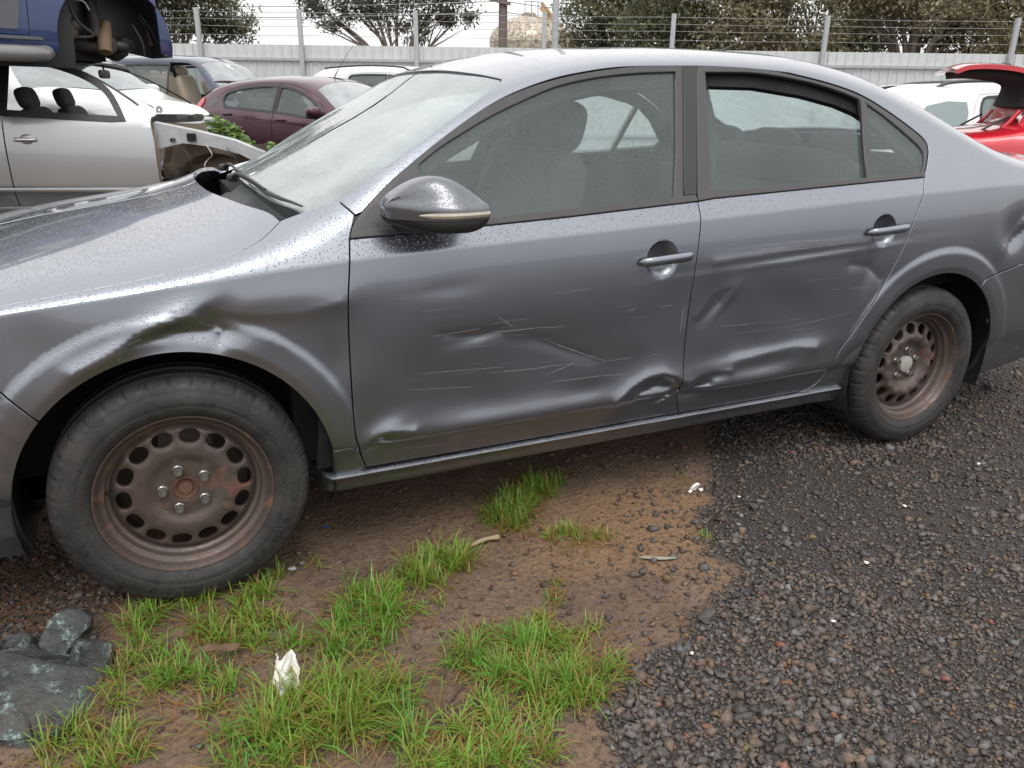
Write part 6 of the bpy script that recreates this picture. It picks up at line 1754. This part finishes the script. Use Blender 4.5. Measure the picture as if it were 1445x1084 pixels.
def weed(label, x, y, r, h, seed, n=420, leaf=.05):
    s_ = np.random.RandomState(seed); root = empty('weed_plant', (x, y, YZ(x, y)), 0, label, 'plant', 'weeds among the wrecks')
    g = Geo()
    for i in range(14):
        a = s_.uniform(0, 6.28); e = (r * .8 * math.cos(a) * s_.rand(), r * .8 * math.sin(a) * s_.rand(), h * s_.uniform(.6, 1)); g.tube([(0, 0, -.03), (e[0] * .4, e[1] * .4, e[2] * .55), e], [.008, .006, .003], 5)
    g.obj('stem', plain('weed_stem', (.12, .14, .05), .7), root)
    u = s_.normal(size=(n, 3)); u /= np.linalg.norm(u, axis=1, keepdims=True); p = u * (s_.uniform(.5, 1, (n, 1)) ** .5) * np.array([r, r, h * .5]) + np.array([0, 0, h * .52])
    a = s_.uniform(0, 6.28, n); L = leaf * s_.uniform(.6, 1.3, n); t1 = np.stack([np.cos(a), np.sin(a), s_.normal(0, .35, n)], -1); t2 = np.stack([-np.sin(a), np.cos(a), s_.normal(0, .35, n)], -1)
    k = np.arange(6) * math.pi / 3; V = p[:, None] + L[:, None, None] * (t1[:, None] * np.cos(k)[None, :, None] + t2[:, None] * np.sin(k)[None, :, None])
    col = np.array([.21, .31, .10]) * s_.uniform(.5, 1.6, (n, 1)); y_ = s_.rand(n) < .10; col[y_] = (.26, .24, .06)
    me = raw_mesh('foliage', V.reshape(-1, 3), np.arange(6 * n).reshape(n, 6))
    ca_ = me.color_attributes.new('tone', 'FLOAT_COLOR', 'POINT'); ca_.data.foreach_set('color', np.concatenate([np.repeat(col, 6, 0), np.ones((6 * n, 1))], 1).astype(np.float32).ravel())
    link('foliage', me, root, M_WEED)


weed('round leaved green weed between the white and maroon cars', .78, 6.55, .40, .92, 1, 1500, .034)
weed('dark leafy weed filling the rear wheel arch of the maroon car', 1.05, 7.9, .40, .72, 2, 1300, .034)
weed('low yellowish weed in front of the maroon rear door', 1.30, 5.75, .42, .70, 3, 1200, .030)
weed('small pale weed beside the muddy inner wing of the silver sedan', .98, 5.35, .30, .66, 4, 800, .030)

# ------------------------------------------------------------------ litter and small things on the ground
def on(x, y, dz=0.0): return (x, y, float(ground_z(np.array(x), np.array(y))) + dz)


M_PAPER = plain('wet_paper', (.74, .72, .68), .8, var=.12, scale=20, bump=.002, bscale=60)
s_ = np.random.RandomState(6); nn = 9; g = Geo()
for i in range(nn):
    for j in range(nn):
        u, w_ = i / (nn - 1) - .5, j / (nn - 1) - .5
        g.v.append((u * .060 + s_.normal(0, .003), w_ * .030 + .02 * math.sin(u * 9) + s_.normal(0, .004), .020 + .075 * (w_ + .5) * (1 - .5 * abs(u)) + s_.normal(0, .004)))
for i in range(nn - 1):
    for j in range(nn - 1): a = i * nn + j; g.f.append((a, a + 1, a + nn + 1, a + nn))
o = g.obj('paper_scrap', M_PAPER, None, smooth=False, loc=on(.150, -1.315, .006), rot=(0, 0, -.4)); tag(o, 'crumpled white paper scrap lying in the grass', 'litter')
md = o.modifiers.new('th', 'SOLIDIFY'); md.thickness = .0012
g = Geo(); nn = 8
for i in range(nn + 1):
    t_ = i / nn; w_ = .016 * math.sin(math.pi * min(1, t_ * 1.05 + .02)) ** .7
    for q_ in (-1, -.4, .4, 1): g.v.append((-.045 + .09 * t_, q_ * w_ + .004 * math.sin(t_ * 5), .010 + .006 * abs(q_) + .006 * math.sin(t_ * 7 + q_)))
for i in range(nn):
    for j in range(3): a = i * 4 + j; g.f.append((a, a + 1, a + 5, a + 4))
o = g.obj('dead_leaf', plain('dead_leaf_brown', (.12, .07, .04), .8, var=.3), None, loc=on(.025, -1.148, .03), rot=(.1, 0, -.15)); tag(o, 'curled brown dead leaf on the grass', 'leaf'); md = o.modifiers.new('th', 'SOLIDIFY'); md.thickness = .001
M_WPL = plain('white_plastic', (.72, .70, .66), .5, var=.1)
g = Geo(); g.tube([(.016 * math.cos(a), .0, .016 + .016 * math.sin(a)) for a in np.linspace(0, 6.283, 21)], .0055, 8, cap=False)
o = g.obj('plastic_ring', M_WPL, None, loc=on(1.611, -.867, .002), rot=(.5, 0, .2)); tag(o, 'small white plastic ring on the gravel edge', 'litter')
for i, (x_, y_) in enumerate([(1.585, -.885), (1.63, -.89), (1.801, -1.452), (1.715, -1.06), (1.07, -1.584), (1.72, -.98), (2.2, -1.25), (1.5, -1.62), (2.35, -1.7), (2.75, -1.12)]):
    g = Geo(); T_ = RT[i % len(RT)] * .012 * (1 if i < 2 else .75); g.add(T_, RF); o = g.obj('white_chip', M_WPL, None, smooth=False, loc=on(x_, y_, .010), rot=(0, 0, i)); tag(o, ('broken white plastic chip on the dirt side of the white ring', 'broken white plastic chip on the gravel side of the white ring')[i] if i < 2 else 'small white chip lying on the dark gravel', 'litter', 'white chips by the ring' if i < 2 else 'white chips on the gravel')
g = Geo()
for i in range(11):
    t_ = i / 10; w_ = .009 * math.sin(math.pi * (t_ * .93 + .05)) ** .8
    for q_ in (-1, 0, 1): g.v.append((-.055 + .11 * t_, q_ * w_, .008 + .004 * (q_ == 0)))
for i in range(10):
    for j in range(2): a = i * 3 + j; g.f.append((a, a + 1, a + 4, a + 3))
o = g.obj('feather', plain('grey_feather', (.26, .25, .20), .7, var=.2), None, loc=on(1.249, -1.182, .0), rot=(0, 0, -.46)); tag(o, 'pale grey feather lying on the brown dirt', 'feather'); md = o.modifiers.new('th', 'SOLIDIFY'); md.thickness = .001
o = Geo().tube(cr([(-.05, 0, .012), (0, .006, .016), (.05, 0, .014)], 5), [.004, .005, .006, .006, .006, .006, .006, .006, .007, .008, .009], 8).obj('stick', plain('pale_wood', (.32, .24, .15), .8, var=.2), None, loc=on(.815, -.885), rot=(0, 0, .12)); tag(o, 'pale broken stick with a dark end beside the grass', 'stick')
o = Geo().tube(cr([(-.06, -.01, .006), (-.02, 0, .010), (.03, .012, .008), (.06, .016, .012)], 4), .0028, 6).obj('twig', plain('dark_wood', (.07, .05, .04), .8), None, loc=on(.475, -1.50), rot=(0, 0, .5)); tag(o, 'thin dark twig lying on bare soil between grass clumps', 'stick')
for nm, lab, col, x_, y_, s0 in (('plastic_shard', 'dark red plastic shard at the edge of a grass clump', (.25, .015, .03), .47, -1.002, .012), ('plastic_shard', 'small bright blue plastic shard under the car sill', (.02, .10, .5), .388, -.61, .010), ('glass_shard', 'clear glass shard lying in front of the front wheel', (.35, .38, .38), .25, -.803, .016)):
    g = Geo(); g.add(RT[3] * np.array([1, .8, .4]) * s0, RF); o = g.obj(nm, plain('shard_%.2f' % col[0], col, .25, var=.1), None, smooth=False, loc=on(x_, y_, .006)); tag(o, lab, 'litter')
for i, (x_, y_, s0) in enumerate([(1.195, -1.477, .038), (1.719, -1.062, .026), (1.75, -1.09, .018), (3.3, -.62, .03), (3.6, -.55, .045)]):
    g = Geo(); g.add(RT[(i * 3) % len(RT)] * s0, RF); o = g.obj('stone', plain('dark_stone', (.06, .055, .053), .6, var=.4, scale=40, bump=.004, bscale=80), None, smooth=False, loc=on(x_, y_, s0 * .25), rot=(0, 0, i)); tag(o, ('lump of dark stone where soil meets gravel', 'flat dark stone near the white chips', 'small dark stone next to the flat one', 'pale edged stone behind the rear wheel', 'largest stone behind the rear wheel')[i], 'stone')

# lichen covered rock, front left
t = NT('lichen_rock'); v = t.obj(); n1 = t.noise(v, 9, 6, .6); n2 = t.noise(t.map(v, loc=(5, 2, 1)), 16, 5, .6); n3 = t.noise(v, 120, 4, .7); vv = t.vor(v, 150)
lm = t.math('MULTIPLY', t.ramp(n2, .53, .60), t.ramp(n3, .35, .5)); base = t.mix(t.ramp(n1, .35, .65), (.014, .015, .016), (.075, .078, .082))
base = t.mix(t.ramp(t.noise(v, 4, 3), .55, .7, 0, .6), base, (.06, .05, .03))
colr = t.mix(lm, base, t.mix(t.ramp(vv, .1, .5), (.40, .48, .44), (.20, .26, .24)))
M_LICHEN = t.done(t.pr(Base_Color=colr, Roughness=t.ramp(lm, 0, 1, .34, .9), Normal=t.bump(t.math('ADD', t.math('MULTIPLY', t.noise(v, 38, 6, .7), .8), t.math('MULTIPLY', lm, t.math('MULTIPLY', n3, .6))), .016)).outputs[0])


def boulder(cx, cy, cz, rx, ry, rz, seed, rot, cuts=16, sub_=3):
    bm = bmesh.new(); bmesh.ops.create_icosphere(bm, subdivisions=sub_, radius=1.0); r_ = np.random.RandomState(seed)
    Vv = np.array([tuple(q_.co) for q_ in bm.verts])
    for _ in range(cuts):
        n_ = r_.normal(size=3); n_ /= np.linalg.norm(n_); lim = r_.uniform(.45, .80); d_ = Vv @ n_; Vv = Vv - np.clip(d_ - lim, 0, None)[:, None] * n_
    Vv = Vv + (vnoise(Vv[:, 0] * 5 + 9, Vv[:, 1] * 5 + Vv[:, 2] * 4 + 9, seed)[:, None] - .5) * .05 * Vv
    c_, s_ = math.cos(rot), math.sin(rot)
    for q_, p_ in zip(bm.verts, Vv): x_, y_ = p_[0] * rx, p_[1] * ry; q_.co = (cx + x_ * c_ - y_ * s_, cy + x_ * s_ + y_ * c_, cz + p_[2] * rz)
    me = bpy.data.meshes.new('rock'); bm.to_mesh(me); bm.free()
    me.polygons.foreach_set('use_smooth', [True] * len(me.polygons)); me.set_sharp_from_angle(angle=math.radians(18))
    return me


rock = empty('rock', on(-.42, -1.05), 0, 'dark angular broken rock patched with pale green lichen beside the grass', 'rock')
link('rock_base', boulder(.01, -.02, .0, .27, .33, .085, 14, .5, 40, 4), rock, M_LICHEN)
for i, (x_, y_, rx, ry, rz, ro) in enumerate([(.10, .13, .085, .060, .070, .3), (.16, .02, .075, .065, .072, -.2), (.00, .15, .055, .045, .050, .8), (-.07, .12, .060, .050, .060, .1), (.08, -.06, .07, .06, .045, .6), (.02, -.14, .06, .08, .05, 1.2), (.10, -.17, .05, .04, .035, .2), (-.02, .02, .07, .06, .055, .9), (-.12, -.02, .07, .09, .065, .4)]):
    link('rock_chunk', boulder(x_, y_, rz * .45, rx, ry, rz, 30 + i, ro), rock, M_LICHEN)
